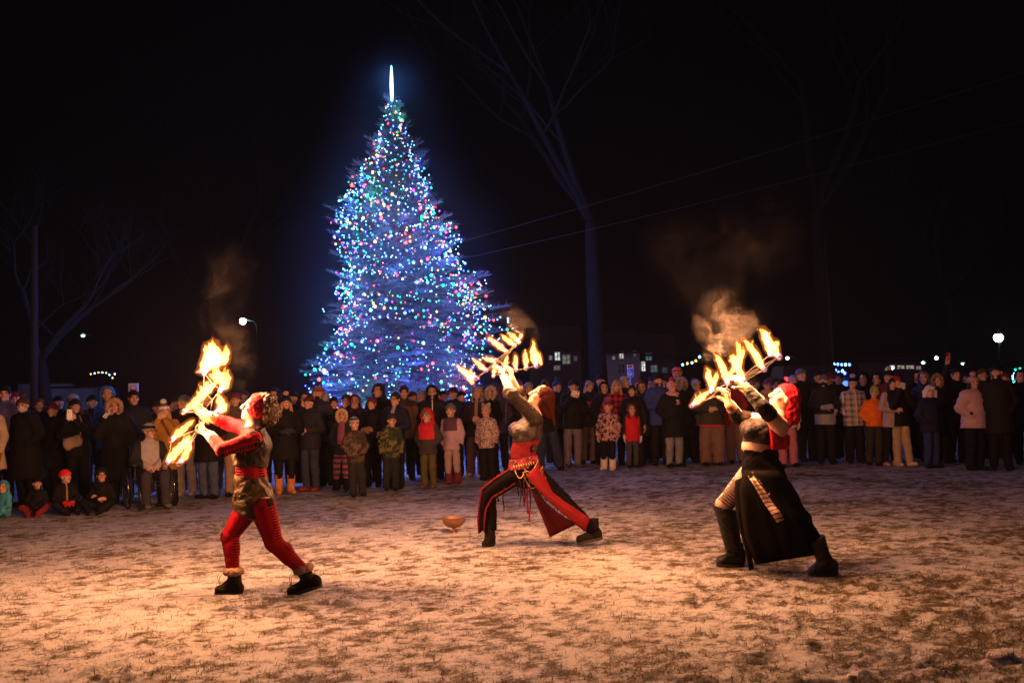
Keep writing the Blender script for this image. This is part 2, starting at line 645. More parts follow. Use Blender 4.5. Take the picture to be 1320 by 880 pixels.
def prints(x, y):
    """boot prints pressed into the snow with a pushed-up rim"""
    out = np.zeros(np.broadcast(x, y).shape)
    for px_, py_, a_ in PRINTS:
        m_ = (np.abs(x - px_) < .25) & (np.abs(y - py_) < .25)
        if not m_.any(): continue
        dx_, dy_ = (x - px_)[m_], (y - py_)[m_]
        u_ = dx_ * math.cos(a_) + dy_ * math.sin(a_); v_ = -dx_ * math.sin(a_) + dy_ * math.cos(a_)
        d_ = np.sqrt((u_ / .15) ** 2 + (v_ / .055) ** 2)
        out[m_] += -.017 * np.clip(1.25 - d_, 0, 1) ** .7 * (d_ < 1.25) + .010 * np.exp(-((d_ - 1.35) / .28) ** 2)
    return np.maximum(out, -.018)


ys = [-40, -25, -15, -8, -4, -1, 1.5, 3]
y = 3.6
while y < 32: ys.append(y); y *= 1.0037
while y < 520: ys.append(y); y *= 1.07
ys = np.array(ys)
NX = 440
t = np.linspace(-1, 1, NX)
X = t[None, :] * (.62 * np.abs(ys)[:, None] + 4 + np.where(ys > 32, (ys - 32) * .5, 0)[:, None])
Y = np.repeat(ys[:, None], NX, 1)
Z = ground_h(X, Y)
n = len(ys)
idx = np.arange(n * NX).reshape(n, NX)
q = np.stack([idx[:-1, :-1], idx[:-1, 1:], idx[1:, 1:], idx[1:, :-1]], -1).reshape(-1, 4)
me = mesh('ground', np.stack([X, Y, Z], -1).reshape(-1, 3), q)
set_attr(me, 'Snow', snow_amount(X, Y).ravel(), 'FLOAT')
T = NT('snowy_grass')
v = T.obj()
a = T.n('Attribute', attribute_name='Snow').outputs['Fac']
f1 = T.noise(38, 6, .8, v); f2 = T.noise(150, 4, .8, v)
m = T.math('ADD', T.math('MULTIPLY', T.math('SUBTRACT', f1, .5), .95), T.math('MULTIPLY', T.math('SUBTRACT', f2, .5), .95))
m = T.math('ADD', a, T.math('MULTIPLY', m, .75))
mask = T.ramp(m, [(.40, 0), (.47, .42), (.555, 1)])
n1 = T.noise(3.1, 4, .6, v); n2 = T.noise(60, 3, .7, v)
gcol = T.mix(n1, (.07, .046, .015), (.17, .10, .036))
gcol = T.mix(T.ramp(n2, [(.3, .0), (.7, 1)]), gcol, (.035, .032, .010))
scol = T.mix(T.noise(9, 4, .6, v), (.52, .51, .55), (.80, .79, .84))
gm = T.bsdf(T.mix(mask, gcol, scol), .75, 0, T.math('ADD', T.math('MULTIPLY', m, .8), T.math('MULTIPLY', f2, .8)), 1.0, .035, .2)
ground = link('ground', me, gm); tag(ground, 'open field of dead grass under trampled thin snow', kind='structure')

# grass blades standing through the snow
pts = []
while len(pts) < 105000:
    yy = 4.6 + 11.5 * rng.random(20000) ** 1.25; xx = (rng.random(20000) * 2 - 1) * (.56 * yy + .8)
    keep = rng.random(20000) < np.clip((.53 - snow_amount(xx, yy)) * 7, .12, 1)
    pts += list(zip(xx[keep], yy[keep]))
pts = np.array(pts[:105000]); zz = ground_h(pts[:, 0], pts[:, 1])
N = len(pts)
ang = rng.random(N) * 6.283; ln = .015 + .04 * rng.random(N) ** 1.6; tilt = .5 + .95 * rng.random(N); wd = .0016 + .0022 * rng.random(N)
dx, dy = np.cos(ang), np.sin(ang)
b = np.stack([pts[:, 0], pts[:, 1], zz - .003], 1)
s = np.stack([-dy, dx, 0 * dx], 1) * wd[:, None]
tip = b + np.stack([dx * np.sin(tilt), dy * np.sin(tilt), np.cos(tilt)], 1) * ln[:, None]
V = np.stack([b - s, b + s, tip], 1).reshape(-1, 3)
T = NT('dead_grass'); oi = T.noise(1.7, 2, .5, T.obj())
gr = link('grass', mesh('grass', V, np.arange(3 * N).reshape(-1, 3), False), T.bsdf(T.mix(oi, (.07, .055, .018), (.2, .125, .05)), .8))
tag(gr, 'short dead grass blades poking through the thin snow', 'grass', kind='stuff')

# ------------------------------------------------------------------ the spruce with its fairy lights
TD = 25.0
tb = P(505, 118, TD); TX = tb.x
PZ = [0.35, 1.0, 1.83, 2.8, 3.78, 4.17, 4.75, 5.2, 5.73, 6.5, 7.1, 7.68, 8.65, 9.3]
PW = [1.5, 1.95, 2.05, 2.15, 2.26, 2.12, 1.82, 1.7, 1.6, 1.22, .9, .6, .27, .06]


def tree_w(z, a):
    w_ = float(np.interp(z, PZ, PW))
    # wider to +x between 3.4 and 4.4 m, a shoulder to -x at 5 to 6.5 m, as its branches grow
    w_ *= 1 + .20 * math.cos(a) * math.exp(-((z - 3.6) / 1.0) ** 2) - .10 * math.cos(a) * math.exp(-((z - 6.3) / .9) ** 2) - .08 * math.cos(a) * math.exp(-((z - 5.2) / .35) ** 2) * (1 if math.cos(a) > 0 else -1)
    if math.cos(a) < 0: w_ *= 1 + .2 * math.cos(a) * math.exp(-((z - 5.0) / 1.3) ** 2)
    lump = float(vnoise(np.array([a * 2.2 + 40.0]), np.array([z * 1.5 + 3.0]))[0]) + .5 * float(vnoise(np.array([a * 4.5 + 9.0]), np.array([z * 3.1]))[0])
    return w_ * (.72 + .40 * lump)


spruce = empty('spruce_tree', (TX, TD, ground_z(TX, TD)), 'tall bluish spruce hung all over with coloured lights behind the crowd', 'tree')
m = MB(); m.tube([(0, 0, 0), (.02, 0, 3), (-.01, .01, 6), (0, 0, 9.25)], [.2, .15, .085, .012], 10)
m.build('trunk', plain('bark', (.09, .065, .05), .9, var=.4, scale=12, bstr=.6), spruce, True)
SV = []; BR = MB(); tips = []
rt = random.Random(5)


def needles(p, d, L, up, nn, nl):
    """a twig: its axis and the needles on both sides, as thin blades"""
    side = d.cross(up); side = side.normalized() if side.length > 1e-4 else Vector((1, 0, 0))
    w_ = side.cross(d)
    SV.extend([p - side * .004, p + side * .004, p + d * L])
    for i in range(nn):
        t_ = (i + rt.random()) / nn
        b_ = p + d * (L * t_)
        a_ = rt.random() * 6.283
        o = side * math.cos(a_) + w_ * math.sin(a_)
        q_ = (d * (.75 + .3 * rt.random()) + o * .8).normalized()
        h_ = d.cross(o).normalized() * .0055
        l_ = nl * (.7 + .6 * rt.random()) * (1.1 - .4 * t_)
        SV.extend([b_ - h_, b_ + h_, b_ + q_ * l_])


z = 9.05
while z > .45:
    f = (9.3 - z) / 9.3
    nb = int(5 + 9 * min(1, f * 1.6))
    a0 = rt.random() * 6.28
    for k in range(nb):
        a = a0 + 6.283 * k / nb + rt.uniform(-.25, .25)
        zz_ = z + rt.uniform(-.1, .1)
        L = tree_w(min(9.2, zz_ + .0), a) * rt.choice((.76, .86, .93, 1.0, 1.03, 1.1)) * rt.uniform(.92, 1.04)
        if L < .05: continue
        el = R(48 - 52 * min(1, f * 1.5) + rt.uniform(-8, 8))
        d = Vector((math.cos(a) * math.cos(el), math.sin(a) * math.cos(el), math.sin(el)))
        L = L / max(.55, math.cos(el))
        p = Vector((0, 0, zz_ - math.sin(el) * L * .4))
        nseg = max(3, int(L / .11)); st = L / nseg
        path = [p.copy()]
        for i in range(nseg):
            t_ = i / nseg
            dd = (d + Vector((rt.uniform(-.12, .12), rt.uniform(-.12, .12), -.22 * t_ * f + .55 * max(0, t_ - .6) + rt.uniform(-.1, .1)))).normalized()
            p = p + dd * st
            path.append(p.copy())
            if t_ < .18 and L > .8: continue
            if t_ < .45 and L > .9 and rt.random() < .45: continue
            sd = dd.cross(Vector((0, 0, 1))).normalized()
            tl = (.17 + .33 * (1 - t_)) * min(1, .45 + L * .5) * rt.uniform(.7, 1.2)
            for sg in (1, -1):
                td = (dd * .75 + sd * sg * rt.uniform(.6, 1.0) + Vector((0, 0, rt.uniform(-.18, .4)))).normalized()
                needles(p, td, tl, Vector((0, 0, 1)), max(5, int(tl * 38)), .055)
                if tl > .22:
                    for r_ in (.4, .7):
                        q_ = p + td * tl * r_
                        for s2 in (1, -1):
                            t2 = (td * .8 + td.cross(Vector((0, 0, 1))).normalized() * s2 * .75 + Vector((0, 0, rt.uniform(-.1, .35)))).normalized()
                            needles(q_, t2, tl * .42, Vector((0, 0, 1)), 5, .05)
            needles(p, (dd * .6 + Vector((rt.uniform(-.4, .4), rt.uniform(-.4, .4), rt.uniform(.2, .9)))).normalized(), tl * .55, Vector((1, 0, 0)), 6, .05)
        needles(p, dd, .10 + .05 * rt.random(), Vector((0, 0, 1)), 9, .055)
        for _ in range(7):
            needles(p - dd * rt.uniform(0, .3), (dd + Vector((rt.uniform(-.8, .8), rt.uniform(-.8, .8), rt.uniform(-.2, .9)))).normalized(), .17, Vector((0, 0, 1)), 8, .05)
        BR.tube(path[::2] + ([path[-1]] if len(path) % 2 == 0 else []), [max(.003, .022 * (L / 2.4) * (1 - i / (len(path) / 2 + 1))) for i in range(len(path[::2]) + (1 if len(path) % 2 == 0 else 0))], 4, False)
        tips.append((path[-1], a, zz_, path))
    z -= .19
V = np.array([tuple(x) for x in SV], np.float32)
T = NT('spruce_needles'); oi = T.noise(2.2, 3, .6, T.obj())
nm = T.bsdf(T.mix(oi, (.05, .075, .075), (.12, .15, .16)), .6)
link('crown', mesh('crown', V, np.arange(len(V)).reshape(-1, 3), False), nm, spruce)
BR.build('branches', plain('twig', (.07, .05, .04), .9), spruce)
print('needles', len(V) // 3, 'branches', len(tips))

BULB = {'ice': ((.14, .52, 1.0), 16), 'blue': ((.03, .08, 1.0), 26), 'red': ((1.0, .04, .05), 13), 'green': ((.01, .75, .38), 9), 'amber': ((1.0, .42, .08), 9), 'violet': ((.38, .05, 1.0), 14)}
BMAT = {k: emit('bulb_' + k, *v) for k, v in BULB.items()}
for m_ in BMAT.values(): m_.cycles.emission_sampling = 'NONE'
lights = empty('fairy_lights', (TX, TD, spruce.location.z), 'multicoloured fairy lights wound over the whole tall spruce', 'lights')
bulbs = []
z = 9.05; row = 0
while z > .6:
    f = (9.3 - z) / 9.3
    a = rt.random() * 6.28; end = a + 6.283; ph = rt.random() * 6
    fest = rt.random()
    while a < end:
        zz_ = z + (.11 + .1 * f) * math.sin(a * (3 + int(fest * 3)) + ph) + rt.gauss(0, .05)
        r_ = tree_w(max(.4, min(9.2, zz_)), a) * rt.uniform(.74, 1.0) + .02
        gap = .4 if vnoise(np.array([a * 1.3 + row]), np.array([zz_ * 1.1]))[0] < .36 and 3.0 > zz_ else 0
        c = rt.choices(('ice', 'blue', 'red', 'green', 'amber', 'violet'), (.50, .14, .12, .11, .09, .04))[0]
        if rt.random() > gap:
            bulbs.append((Vector((math.cos(a) * r_, math.sin(a) * r_, zz_)), c, .0128 if c == 'ice' and rt.random() < .9 else rt.choice((.015, .017, .020, .025, .033))))
        a += rt.uniform(.4, 1.6) * (.12 + .06 * f) / max(.13, r_)
    z -= rt.uniform(.13, .19) + .14 * max(0, f - .3); row += 1
print('bulbs', len(bulbs))
# the hundred that show largest are bulbs of their own, the rest one part
order = sorted(range(len(bulbs)), key=lambda i: (bulbs[i][0].y > -.3 * tree_w(max(.4, min(9.2, bulbs[i][0].z)), 0), -bulbs[i][2], rt.random()))
bm_ = MB().lathe([(.001, -1), (.6, -.8), (1, 0), (.75, .7), (.3, 1.15), (.001, 1.2)], 8); bme = bm_.data('bulb', True)
for i in order[:100]:
    p, c, r_ = bulbs[i]
    link('bulb', bme, BMAT[c], lights, p, scale=(r_,) * 3)
rest = MB(); mats = list(BULB); fm = []
for i in order[100:]:
    p, c, r_ = bulbs[i]
    k = len(rest.f)
    rest.lathe([(.001, -r_), (r_, 0), (.001, r_ * 1.15)], 6, p)
    fm += [mats.index(c)] * (len(rest.f) - k)
me = rest.data('small_bulbs', True); me.materials.clear()
for c in mats: me.materials.append(BMAT[c])
me.polygons.foreach_set('material_index', fm)
o = bpy.data.objects.new('small_bulbs', me); COL.objects.link(o); o.parent = lights; o['kind'] = 'stuff'
wr = MB(); pa = []
for i in range(900):
    zz_ = 9.0 - 8.2 * i / 899; a = i * .42
    r_ = tree_w(zz_, a) * .86
    pa.append((math.cos(a) * r_, math.sin(a) * r_, zz_ + .05 * math.sin(a * 3)))
wr.tube(pa, .004, 4); wr.build('wire', plain('green_wire', (.01, .03, .015)), lights)
# light the bulbs give: lamps spread through them
LC = {'ice': (.10, .33, 1), 'blue': (.06, .11, 1), 'red': (1, .12, .12), 'green': (.1, .9, .55), 'amber': (1, .6, .25), 'violet': (.5, .15, 1)}
pick = rt.sample(range(len(bulbs)), 110)
for i in pick:
    p, c, r_ = bulbs[i]
    if c == 'ice' and rt.random() < .45: c = rt.choice(('blue', 'violet', 'blue', 'blue'))
    if c in ('red', 'amber', 'violet') and rt.random() < .65: c = rt.choice(('blue', 'ice'))
    f = (9.3 - p.z) / 9.3
    lamp('bulb_light', Vector((TX + p.x * 1.02, TD + p.y * 1.02, p.z)), (7.0 if c in ('blue', 'violet') else 4.2) * (.3 + 1.15 * f) * TREE_K, LC[c], .04)

tp = empty('tree_topper', (TX, TD, 9.1), 'glowing blue white light tube standing on the tip of the spruce', 'tree topper')
m = MB(); m.lathe([(.012, .05), (.026, .1), (.034, .4), (.026, .75), (.004, .98)], 10); m.build('tube', emit('tube_glow', (.2, .55, 1.0), 22), tp, True)
m = MB(); m.tube([(0, 0, -.3), (0, 0, .08)], .015); m.build('bracket', plain('steel', (.2, .2, .22), .4, .8), tp)
lamp('tube_light', (TX, TD - .15, 9.6), 20 * TREE_K, (.08, .28, 1), .1)

ds = P(411, 470, 24.3)
hs_ = empty('light_string', ds, 'loose end of a light string hanging straight from the lowest spruce branch', 'lights')
m = MB(); m.tube([(0, 0, 0), (.01, 0, -.45), (0, 0, -.95)], .004, 4); m.build('wire', plain('green_wire', (.01, .03, .015)), hs_)
for dz, c in ((-.36, 'red'), (-.72, 'red'), (-.95, 'ice')): link('bulb', bme, BMAT[c], hs_, (0, 0, dz), scale=(.04,) * 3)

# ------------------------------------------------------------------ bare trees
bark_m = plain('dark_bark', (.007, .0055, .006), .95, var=.35, scale=6, bstr=.7)


def bare_tree(px, d, H, r, label, seed, lean=0.0, fork=.35, spread=1.0, bark_m=bark_m):
    rr = random.Random(seed)
    b0 = P(px, 500, d)
    o = empty('bare_tree', (b0.x, d, 0), label, 'tree')
    tr, cr = MB(), MB()

    def grow(p, dr, L, rad, dep, mb):
        n_ = 5; pts_ = [p]; rs = [rad]
        for i in range(n_):
            jt = .16 if dep else .035
            dr = (dr + Vector((rr.uniform(-jt, jt), rr.uniform(-jt, jt), rr.uniform(-.03, .14)))).normalized()
            p = p + dr * L / n_; pts_.append(p); rs.append(rad * (1 - .42 * (i + 1) / n_))
            if dep > 0 and dep < 6 and i >= 1 and rr.random() < .5:
                side = Vector((rr.gauss(0, 1), rr.gauss(0, 1), rr.uniform(-.1, .6))).normalized()
                grow(p, (dr * .55 + side * .75 * spread).normalized(), L * rr.uniform(.45, .7), rs[-1] * .5, dep + 1, cr)
        mb.tube(pts_, rs, 9 if dep == 0 else (5 if dep < 3 else 3), dep < 2)
        if dep < 6:
            for _ in range(3 if dep == 0 else 2):
                side = Vector((rr.gauss(0, 1), rr.gauss(0, 1), rr.uniform(.0, .5))).normalized()
                grow(p, (dr * .8 + side * .62 * spread).normalized(), L * rr.uniform(.58, .82), rs[-1] * .72, dep + 1, cr)
    grow(Vector((0, 0, -.05)), Vector((lean, 0, 1)).normalized(), H * fork, r, 0, tr)
    tr.build('trunk', bark_m, o, True); cr.build('crown', bark_m, o, True)
    return o


bare_tree(70, 27, 11, .26, 'wide spreading bare tree behind the people by the wheelchair', 3, -.12, .27, 1.15)
bare_tree(774, 32, 20, .34, 'bare tree with a tall straight trunk behind the long blond hair woman', 10, -.02, .36, 1.1, plain('black_bark', (.0042, .0032, .0042), .95, var=.4, scale=6, bstr=.8))
bare_tree(1064, 42, 22, .4, 'large faint bare tree beyond the slate grey beanie', 12, .03, .42, 1.0)
bare_tree(1230, 60, 20, .4, 'distant bare tree beyond the globe lamp side of the crowd', 21, .0, .35, 1.1)
bare_tree(262, 50, 17, .3, 'distant bare tree near the tall white street light', 31, .05, .4, 1.0)

# utility pole and wires
def pole(px, d, H, label):
    b0 = P(px, 500, d)
    o = empty('utility_pole', (b0.x, d, 0), label, 'pole')
    m = MB(); m.tube([(0, 0, -.1), (0, 0, H)], [.1, .075], 10); m.build('post', plain('pole_wood', (.022, .017, .015), .95), o, True)
    if d > 25.5:
        m = MB(); m.box((-.9, -.05, H - .5), (.9, .05, H - .38)); m.build('crossarm', plain('pole_wood', (.022, .017, .015), .95), o)
    return o, Vector((b0.x, d, H))


pole(44, 25, 6.2, 'wooden pole rising behind the people with a covered face')
p1, e1 = pole(556, 30, 6.9, 'wooden utility pole hidden behind the spruce')
p2, e2 = pole(1420, 26, 10.2, 'wooden utility pole carrying two wires past the edge of the view')
for (a, b, lab) in ((P(556, 322, 30), P(1420, 60, 26), 'upper of the two overhead wires crossing the dark sky'), (P(556, 342, 30), P(1420, 128, 26), 'lower of the two overhead wires crossing the dark sky')):
    m = MB(); pts_ = []
    for i in range(41):
        t_ = i / 40; p = a.lerp(b, t_); p.z -= 1.1 * 4 * t_ * (1 - t_) * .12
        pts_.append(p)
    o = m.build('overhead_wire', plain('wire_alu', (.035, .034, .038), .6, .2), base=None); tag(o, lab, 'wire')
    m.tube(pts_, .0065, 5); o.data = m.data('overhead_wire', True); o.material_slots[0].link = 'OBJECT'; o.material_slots[0].material = plain('wire_alu', (.035, .034, .038), .6, .2)

# ------------------------------------------------------------------ street lamps
metal = plain('black_metal', (.006, .006, .007), .6, .2)


def street_lamp(px, py, d, label, kind='globe', col=(.75, 1.0, .95), st=30, r=.16, power=0):
    h = P(px, py, d)
    o = empty('street_lamp', (h.x, d, 0), label, 'street lamp')
    m = MB()
    if kind == 'globe':
        m.lathe([(.14, 0), (.14, .3), (.06, .5), (.05, h.z - r - .14), (.1, h.z - r - .1), (.12, h.z - r - .02)], 10); m.build('post', metal, o, True)
        m = MB(); m.ball((0, 0, h.z), r, 14, 10); m.build('lantern', emit('lamp_glow', col, st), o, True)
        m = MB(); m.lathe([(r * .7, h.z + r * .75), (r * .45, h.z + r * 1.1), (.03, h.z + r * 1.25), (.02, h.z + r * 1.7), (.001, h.z + r * 1.8)], 10); m.build('finial', metal, o, True)
    else:
        m.tube([(.9, 0, 0), (.9, 0, h.z - .3), (.7, 0, h.z), (.25, 0, h.z + .08)], [.09, .06, .05, .04], 8); m.build('post', metal, o, True)
        m = MB(); m.lathe([(.03, h.z + .16), (.15, h.z + .1), (.18, h.z + .03)], 10); m.build('lamp_shade', metal, o, True)
        m = MB(); m.ball((0, 0, h.z), r, 10, 6); m.build('lamp', emit('lamp_glow', col, st), o, True)
    if power: lamp('lamp_light', (h.x, d - r - .1, h.z), power, col, .15)
    return o


street_lamp(313, 414, 62, 'tall street light with a brilliant white lamp beyond the first dancer', 'arm', (.72, 1.0, .98), 60, .2, 0)
street_lamp(1287, 435, 46, 'globe street lamp glowing pale green white above the bearded man', 'globe', (.75, 1.0, .88), 30, .2, 220)
for px, py, d, lab in ((1015, 461, 90, 'small distant street light just above the third fire fan'), (1190, 467, 100, 'small distant street light over the white trapper hat'), (1207, 461, 85, 'distant street light beside the raised phone'),
                       (1231, 466, 95, 'paler distant street light past the raised phone'), (1241, 468, 105, 'dimmest distant street light near the globe lamp'), (107, 432, 80, 'faint greenish street light among the bare branches'), (1150, 474, 95, 'low distant white light over the red-lit cap')):
    street_lamp(px, py, d, lab, 'arm', (.6, 1.0, .95), 10 if py != 432 else 3, .16)

# ------------------------------------------------------------------ houses with lit windows
def house(px0, px1, ytop, d, label, wall, wins, gable=True, depth=7):
    a = P(px0, 500, d); b = P(px1, 500, d); W_ = b.x - a.x; H = P((px0 + px1) / 2, ytop, d).z
    o = empty('house', ((a.x + b.x) / 2, d, 0), label, 'house')
    m = MB(); m.box((-W_ / 2, 0, -.1), (W_ / 2, depth, H)); wl = m.build('wall', wall, o)
    m = MB()
    if gable: m.add([(-W_ / 2 - .3, -.4, H - .05), (W_ / 2 + .3, -.4, H - .05), (W_ / 2 + .3, depth + .4, H - .05), (-W_ / 2 - .3, depth + .4, H - .05), (-W_ / 2 - .3, depth / 2, H + 2.0), (W_ / 2 + .3, depth / 2, H + 2.0)], [(0, 1, 5, 4), (2, 3, 4, 5), (0, 4, 3), (1, 2, 5), (0, 3, 2, 1)])
    else: m.box((-W_ / 2 - .2, -.3, H), (W_ / 2 + .2, depth + .2, H + .3))
    m.build('roof', plain('roof', (.03, .03, .035), .9), o)
    for (wx, wy, ww, wh, col, st) in wins:
        c = P(wx, wy, d); x = c.x - o.location.x; hw = ww / FPX * d / 2; hh = wh / FPX * d / 2
        m = MB()
        for lo, hi in (((x - hw - .08, -.06, c.z - hh - .08), (x - hw, .02, c.z + hh + .08)), ((x + hw, -.06, c.z - hh - .08), (x + hw + .08, .02, c.z + hh + .08)), ((x - hw, -.06, c.z + hh), (x + hw, .02, c.z + hh + .08)), ((x - hw, -.06, c.z - hh - .08), (x + hw, .02, c.z - hh)), ((x - .025, -.05, c.z - hh), (x + .025, -.02, c.z + hh)), ((x - hw, -.052, c.z - .02), (x + hw, -.022, c.z + .02))): m.box(lo, hi)
        fr = m.build('window', plain('window_frame', (.5, .5, .5)), o)
        T = NT('lit_pane'); n_ = T.noise(2.6, 2, .6, T.obj())
        e = T.n('Emission', i_Strength=st); T.l(T.mix(T.ramp(n_, [(.35, 0), (.65, 1)]), tuple(q * .3 for q in col), col), e.inputs[0]); T.l(e.outputs[0], T.out.inputs[0])
        m = MB(); m.box((x - hw, -.02, c.z - hh), (x + hw, -.008, c.z + hh)); m.build('pane', T.m, fr)
    return o


pale = plain('siding', (.42, .40, .42), .8, var=.15, scale=3)
darkw = plain('dark_siding', (.08, .07, .07), .8, var=.2, scale=3)
house(684, 750, 448, 85, 'dark house with brightly lit panes beside the second fire fan', darkw, [(718.5, 459, 6, 10, (.85, 1, .85), 1.3), (730, 463, 9, 11, (.8, .85, .65), .25), (710, 461, 3, 5, (.9, .8, .6), .5), (718, 474, 7, 5, (.8, .8, .75), .22), (742, 462, 3, 5, (.8, .7, .5), .12)])
house(782, 826, 455, 82, 'pale sided house behind the parking sign with one bright upper window', pale, [(801, 458, 5, 8, (1, .95, .8), 1.0), (791, 461, 3, 4, (1, .95, .8), .45), (801, 475, 8, 12, (.2, .18, .2), .05), (818, 456, 3, 6, (.7, .75, .7), .2)])
house(826, 872, 458, 86, 'lit shopfront house with teal window and glowing white doorway', darkw, [(829, 472, 5, 12, (.9, 1, .95), 1.4), (836, 460, 7, 8, (.2, .6, .65), .4), (822, 472, 8, 10, (.75, .8, .8), .35), (843, 475, 8, 8, (.4, .6, .65), .25), (857, 477, 5, 5, (.4, .5, .55), .15)])
house(1108, 1190, 464, 120, 'long low store with a row of lit windows far beyond the orange jacket', darkw, [(1150, 473, 6, 4, (.9, 1, 1), 1.4), (1161, 473, 9, 4, (1, .85, .7), .5), (1173, 473, 10, 4, (1, .8, .6), .45), (1184, 474, 6, 4, (1, .8, .6), .3), (1143, 476, 4, 3, (.6, .9, 1), .8)], False)


def light_garland(pxs, d, label, cols, r=.05, st=6):
    a = P(*pxs[0], d)
    o = empty('light_garland', a, label, 'lights')
    pts_ = [P(*q, d) - a for q in pxs]
    m = MB(); m.tube(pts_, .008, 4); m.build('wire', metal, o)
    for i, p in enumerate(pts_):
        c = cols[i % len(cols)]
        link('bulb', bme, BMAT[c], o, p, scale=(r,) * 3)


light_garland([(868, 480), (874, 474), (880, 470), (886, 468.5), (892, 467.5), (897, 465), (902, 460)], 60, 'short garland of white lights sagging beside the third dancer hands', ['ice', 'amber'], .06)
light_garland([(117, 482), (122, 481), (127, 480), (132, 480), (137, 480.5), (141, 483), (145, 487), (148, 482)], 70, 'faint arc of tiny lights over the blue hood', ['amber', 'ice'], .045)
light_garland([(1066, 472), (1070, 470), (1075, 469.5), (1080, 469.5), (1085, 470), (1090, 470), (1095, 470)], 70, 'blue light line along the trailer roof edge', ['blue', 'blue', 'ice'], .09)

# ------------------------------------------------------------------ vehicles and a food trailer, mostly hidden by the crowd
def van(px, d, label, col, rz, tail=None, glassc=(.02, .025, .03), W_=1.85, L_=4.6, H=1.9, tz=.85):
    b0 = P(px, 500, d)
    o = empty('parked_van', (b0.x, d, 0), label, 'van', None, R(rz))
    prof = [(-L_ / 2, .35), (-L_ / 2, .95), (-L_ / 2 + .75, 1.08), (-L_ / 2 + 1.4, H - .06), (-L_ / 2 + 1.8, H), (L_ / 2 - .12, H - .04), (L_ / 2, 1.1), (L_ / 2, .35)]
    m = MB(); n_ = len(prof)
    inset = lambda z_: W_ / 2 - (.12 * max(0, z_ - 1.0))
    m.add([(-inset(z_), y_, z_) for y_, z_ in prof] + [(inset(z_), y_, z_) for y_, z_ in prof], [tuple(range(n_)), tuple(range(2 * n_ - 1, n_ - 1, -1))] + [(i, n_ + i, n_ + (i + 1) % n_, (i + 1) % n_) for i in range(n_)])
    m.build('body', plain('paint', col, .3, .2, .05, coat=.6), o)
    g = plain('glass_tint', glassc, .1, .2)
    m = MB(); y0, z0_, y1, z1 = -L_ / 2 + .8, 1.12, -L_ / 2 + 1.37, H - .09
    m.add([(-.78, y0 - .02, z0_), (.78, y0 - .02, z0_), (.68, y1 - .02, z1), (-.68, y1 - .02, z1)], [(0, 1, 2, 3)]); m.build('windscreen', g, o)
    m = MB(); m.add([(-.75, L_ / 2 - .01, 1.15), (.75, L_ / 2 - .01, 1.15), (.68, L_ / 2 - .085, H - .2), (-.68, L_ / 2 - .085, H - .2)], [(3, 2, 1, 0)]); m.build('rear_window', g, o)
    for sx in (-1, 1):
        for sy in (-L_ / 2 + .9, L_ / 2 - .9):
            m = MB(); M_ = Matrix.Translation((sx * (W_ / 2 - .1), sy, .33)) @ Matrix.Rotation(R(90), 4, 'Y')
            t_ = MB().lathe([(.0, -.1), (.22, -.1), (.32, -.09), (.34, 0), (.32, .09), (.22, .1), (.0, .1)], 18); m.add([M_ @ Vector(q) for q in t_.v], t_.f); m.build('wheel', plain('tyre', (.015, .015, .015)), o, True)
        m = MB(); m.box((sx * (W_ / 2 - .2) - .045, L_ / 2 - .06, tz), (sx * (W_ / 2 - .2) + .045, L_ / 2 + .05, tz + .14)); m.build('tail_light', tail or plain('lens', (.2, .01, .01), .2), o)
        m = MB(); m.box((sx * (W_ / 2 - .3) - .15, -L_ / 2 - .04, .68), (sx * (W_ / 2 - .3) + .15, -L_ / 2 + .01, .85)); m.build('headlight', plain('lens_clear', (.5, .5, .5), .1), o)
    return o


van(98, 29, 'dark van with a windscreen tinted pale like a reflection behind the woman filming', (.03, .03, .032), 12, glassc=(.08, .1, .105), H=2.2)  # windscreen reflection is put into the pale glass colour
van(56, 31, 'dark green van parked behind the covered face person', (.015, .03, .025), 30, glassc=(.05, .09, .08), H=2.4)
van(1031, 33, 'dark van with glowing red tail lights behind the slate grey beanie', (.008, .007, .008), 172, tail=emit('tail_glow', (1, .03, .05), 3), H=2.35, tz=1.82)
b0 = P(1080, 500, 71)
tr = empty('food_trailer', (b0.x, 71, 0), 'small trailer outlined with bright blue lights beyond the plaid jacket', 'trailer')
m = MB(); m.box((-1.1, 0, .5), (1.1, 2.2, 2.6)); m.build('body', plain('trailer_paint', (.1, .12, .2)), tr)
m = MB(); m.box((-.7, -.03, 1.3), (.7, 0.01, 2.2)); m.build('hatch', emit('blue_hatch', (.12, .3, 1), 1.6), tr)
m = MB(); m.box((-1.2, -.4, 2.62), (1.2, 2.3, 2.7)); m.build('roof', metal, tr)
for sx in (-.8, .8):
    m = MB(); M_ = Matrix.Translation((sx, 1.1, .33)) @ Matrix.Rotation(R(90), 4, 'Y'); t_ = MB().lathe([(.0, -.1), (.3, -.1), (.33, 0), (.3, .1), (.0, .1)], 14); m.add([M_ @ Vector(q) for q in t_.v], t_.f); m.build('wheel', plain('tyre', (.015, .015, .015)), tr, True)
light_garland([(1068, 478), (1072, 481), (1077, 477), (1081, 480), (1086, 478), (1089, 481)], 70, 'cluster of blue and white lights on the trailer front', ['blue', 'ice', 'blue'], .09)

